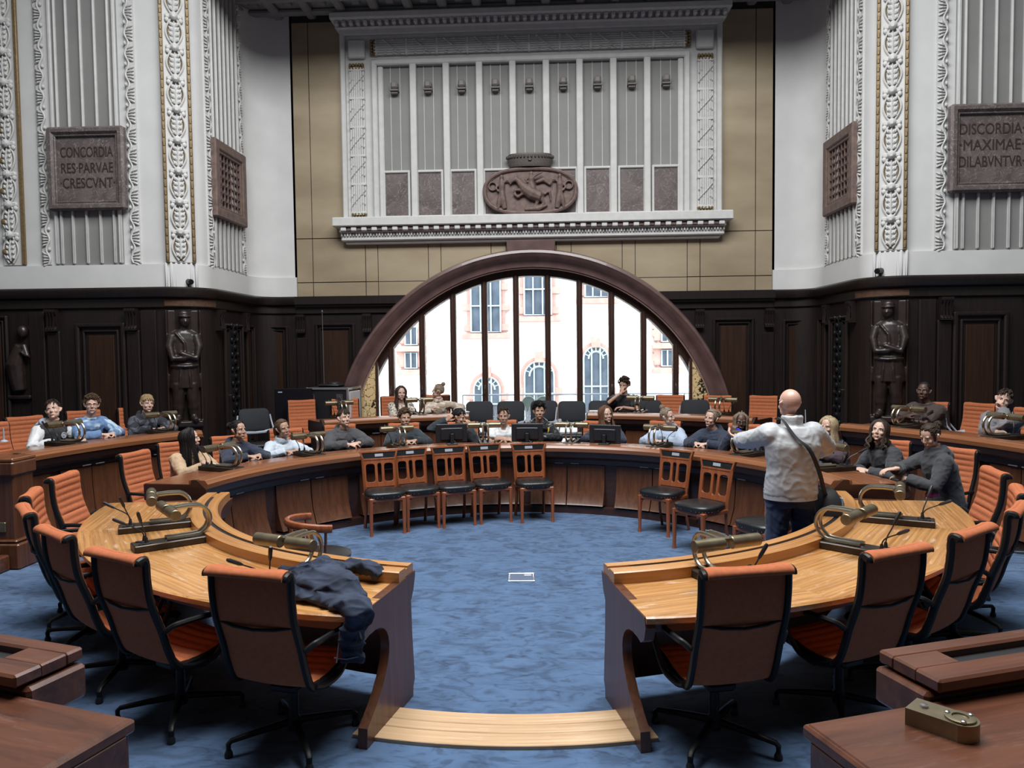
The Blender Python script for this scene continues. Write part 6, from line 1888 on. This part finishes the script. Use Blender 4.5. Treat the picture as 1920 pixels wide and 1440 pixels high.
seated('black-haired boy holding both hands to his face behind a monitor', 861, 782, 1, (-20, -10, 0), S_tan, H_black, 'short', C_shell, topname='jacket', loose=.03, body=-10, rt=4.0, arms=dict(L=dict(px=(880, 803), fw=.13, dir=(-.1, -.1, 1), palm=(-.6, .6, 0), hint=(.5, -.2, -1), curl=.9), R=dict(px=(838, 788), fw=.04, dir=(.6, -.1, .7), palm=(.6, .6, 0), hint=(-1, -.1, -.6), curl=1.2)))
seated('dark-haired boy in a pale polo shirt with folded hands, facing the camera', 944, 780, 1, (-91, -2, 0), S_tan, H_dark, 'quiff', C_white, collar='polo', sleeve=.75, topname='polo_shirt', loose=.03, stub=.2, wr=.7, rt=4.0, arms=dict(L=dict(loc=(.33, -.005, -.285), dir=(-.9, -.45, .1), palm=(-.1, .5, -.7), hint=(1, .2, -.5), curl=.7), R=dict(loc=(.33, .0, -.3), dir=(.9, -.4, .1), palm=(.1, .5, -.8), hint=(-1, .2, -.5), curl=.7)))
o, HM, J, K = seated('boy with tousled black hair in a black puffer jacket with a yellow tag', 1011, 771, 1, (-82, 3, 0), S_tan, H_black, 'mop', C_puff, hood=True, puffer=True, topname='puffer_jacket', loose=.03, stub=.15, wide=1.05)
b = B(); b.box(K[2] + V((.135, -.15, .05)), (.022, .02, .075), bev=.004); b.build('yellow_tag', plain('yellow_tag', (.75, .5, .03), .5), o)
o, HM, *_ = seated('girl with long auburn hair and glasses in a dark top behind a monitor', 1136, 777, 1, (-62, 4, -3), S_light, H_auburn, 'longm', C_navy, female=True, loose=.022, topname='sweater', collar='crew')
glasses(o, HM, M_brass, .022)
seated('laughing girl with tied-up hair in a pale blue hoodie, turned to her neighbour', 1252, 781, 1, (-40, 2, -6), S_light, H_grey, 'topbun', C_lblue, female=True, hood=True, topname='hoodie', loose=.04)
seated('smiling girl with tied-back hair in a navy hoodie, turned to her neighbour', 1334, 784, 1, (-138, 3, 6), S_light, H_grey, 'bun', C_navy, female=True, hood=True, topname='hoodie', loose=.036)
o, HM, J, K = seated('girl with long streaked braids and glasses holding a blue cloth to her mouth', 1389, 791, 1, (-98, 0, 4), S_brown, H_braid, 'braids', C_navy, female=True, topname='sweater', loose=.02, rt=4.0, arms=dict(R=dict(px=(1370, 812), fw=.13, dir=(.5, -.2, 1), palm=(.7, .6, 0), hint=(-.5, .1, -1), curl=.9), L=dict(loc=(.2, .1, -.38))))
glasses(o, HM)
p = aty(1383, 806, o.location.y - .13); q = aty(1392, 822, o.location.y - .14)
b = B(); b.tube([p + V((-.03, 0, .01)), p.lerp(q, .5), q + V((.03, .02, -.03))], [.035, .05, .04], 10); me = remeshed(b, .009, 2)
push(me, lambda p: noise.noise(p * 22) * .02)
tag(link('blue_cloth', me, plain('royal_blue_cloth', (.012, .03, .5), .8), smooth=80), 'bright blue cloth held to the mouth of the girl with braids', 'cloth')
seated('blonde girl with long straight hair in a plum top, partly behind the standing man', 1553, 800, 1, (-142, 0, 0), S_light, H_blond, 'long', C_plum, female=True, topname='sweater', loose=.026, rt=4.25)
seated('girl with dark wavy hair in a dark jacket looking up', 1649, 808, 1, (-128, 14, 4), S_light, H_dark, 'longw', C_jacket, female=True, collar='stand', topname='jacket', loose=.032, rt=4.2, arms=dict(L=dict(loc=(.2, .05, -.42)), R=dict(loc=(.2, -.05, -.42))))
seated('girl with tied-back dark hair in a dark hooded jacket looking down', 1744, 817, 1, (-158, -24, 0), S_light, H_dark, 'bun', C_jacket, female=True, hood=True, collar='stand', topname='jacket', loose=.028, rt=4.15, lean=.16, wide=.92, arms=dict(R=dict(loc=(.37, .02, -.31), dir=(-1, 0, -.1), palm=(0, 0, -1), hint=(-1, .2, -.4)), L=dict(loc=(.24, .0, -.42))))
# raised row, window side and right
seated('young woman with long brown hair in a patterned cream cardigan at the window', 752, 737, 2, (-68, 0, 2), S_light, H_dark, 'long', C_card, female=True, topname='cardigan', loose=.034, arms=dict(L=dict(loc=(.32, .0, -.31)), R=dict(loc=(.32, .02, -.31))))
seated('person with a small top bun in a cream checked fleece, one arm stretched out', 821, 733, 2, (178, 8, 0), S_light, H_grey, 'topbun', C_cream, female=True, collar='turtle', topname='fleece', loose=.02, body=-8, arms=dict(L=dict(px=(853, 772), fw=.12, hint=(1, .2, -.1)), R=dict(loc=(.25, -.1, -.3))))
o, *_ = seated('dark-haired boy in a black T-shirt resting his chin on his hand at the window', 1170, 722, 2, (-118, -6, 4), S_tan, H_dark, 'mop', C_blacktee, sleeve=.75, collar='crew', topname='t_shirt', loose=.028, lean=.1, wide=1.05, arms=dict(R=dict(px=(1164, 737), fw=.15, dir=(.3, .2, .9), palm=(.5, .7, 0), hint=(-1, -.2, -.8), curl=1.1), L=dict(loc=(.27, .02, -.36), dir=(-.9, -.3, 0), palm=(0, 0, -1), hint=(1, .1, -.4))))
seated('man with short black hair in a dark brown short-sleeved shirt, arms on the raised desk', 1732, 733, 2, (-132, 4, 2), S_brown, H_black, 'crop', C_brown, sleeve=.85, collar='crew', topname='shirt', loose=.034, wide=1.12, rt=6.1, arms=dict(L=dict(loc=(.3, -.08, -.36), dir=(-1, -.2, .1), palm=(0, 0, -1), hint=(1, .2, -.6)), R=dict(loc=(.3, -.05, -.33), dir=(.5, -.3, .3), palm=(0, .3, -1), hint=(-1, .2, -.5))))
seated('young man in a grey sweater with tilted head resting his mouth on his hand', 1882, 749, 2, (-122, -2, 17), S_light, H_dark, 'quiff', C_greysw, collar='crew', topname='sweater', loose=.034, wide=1.12, rt=6.1, side=-.2, arms=dict(L=dict(px=(1884, 770), fw=.16, dir=(-.35, -.1, .8), palm=(-.5, .7, .1), hint=(.7, -.2, -1), curl=.9), R=dict(loc=(.25, .12, -.36), hint=(-1, .1, -.4))))

# the standing man with his back to the camera
C_bomber = plain('pale_grey_windbreaker', (.45, .465, .48), .5, noise_amt=.05, scale=5, bump=.1, bscale=120)
h = aty(1480, 757, 5.98); hz = h.z
LH, RH = aty(1388, 826, 6.42), aty(1532, 846, 6.38)
o, HM, J, K = person('bald man standing with his back to the camera in pale windbreaker and jeans', h, 0, 96, (104, 2, 0), S_pink, H_grey, 'stubble', C_bomber, stand=True, wide=1.1, topname='windbreaker', loose=.036, trousers=M_jeans, collar='stand', seed=5, wr=.45, floor=0., stub=0., neckdrop=-.015,
                     arms=dict(L=dict(to=LH, hint=(1, .3, -.5), dir=(-.6, .5, .35), palm=(.3, .3, .8), curl=.5), R=dict(to=RH, hint=(-1, .5, -.4), dir=(-.3, .8, .2), palm=(-.5, 0, .5), curl=.5)))
nb, pel, ch, sh, inv, RM = K
b = B(); b.loft([[pel + V((cos(a) * (.158 * 1.1 + .035), sin(a) * .155, z)) for a in [2 * pi * i / 28 for i in range(28)]] for z in (-.045, -.01, .03)]); b.build('waistband', plain('ribbed_waistband', (.42, .43, .45), .7), o, smooth=60)
M_bag = plain('black_bag_nylon', (.012, .014, .016), .7, noise_amt=.2, scale=20)
t = thing('shoulder_bag', 'black shoulder bag hanging by its strap across the back of the standing man', 'bag', (h.x, h.y, 0), K[5].to_euler().z)
b = B(); T_ = Matrix.Translation((0, 0, 0))
bx, bz = -.285, .86
b.loft([[V((bx + x * k, .02 + y * k, bz + zz)) for x, y in rrect(-.075, -.15, .075, .15, .05, 4)] for zz, k in ((-.19, .55), (-.17, .82), (-.12, 1.), (.0, 1.), (.1, .86), (.16, .55))]); b.build('body', M_bag, t, smooth=50)
b = B(); b.loft([[V((bx - .008 + x * 1.08 * k, .02 + y * 1.04 * k, bz + zz)) for x, y in rrect(-.075, -.15, .075, .15, .06, 5)] for zz, k in ((-.06, 1.), (.02, 1.), (.1, .88), (.155, .62), (.17, .35))]); b.build('flap', M_bag, t, smooth=60)
b = B(); b.box((bx - .085, .08, bz + .02), (.008, .12, .17), bev=.003); b.build('folded_papers', plain('blue_leaflet', (.3, .45, .6), .6), t, smooth=0)
b = B(); strap = smoothline([nb + V((.1, -.06, .06)), nb + V((.105, .06, .07)), sh + V((.04, .155, -.02)), ch + V((-.05, .19, -.02)), ch.lerp(pel, .5) + V((-.14, .175, 0)), V((-.225, .13, 1.02)), V((-.27, .09, .97))], 5)
b.tube(strap, [(.005, .016)] * len(strap), 8, up=(1, 0, .4)); b.build('strap', M_bag, t, smooth=60)
bpy.data.scenes.remove(bench)
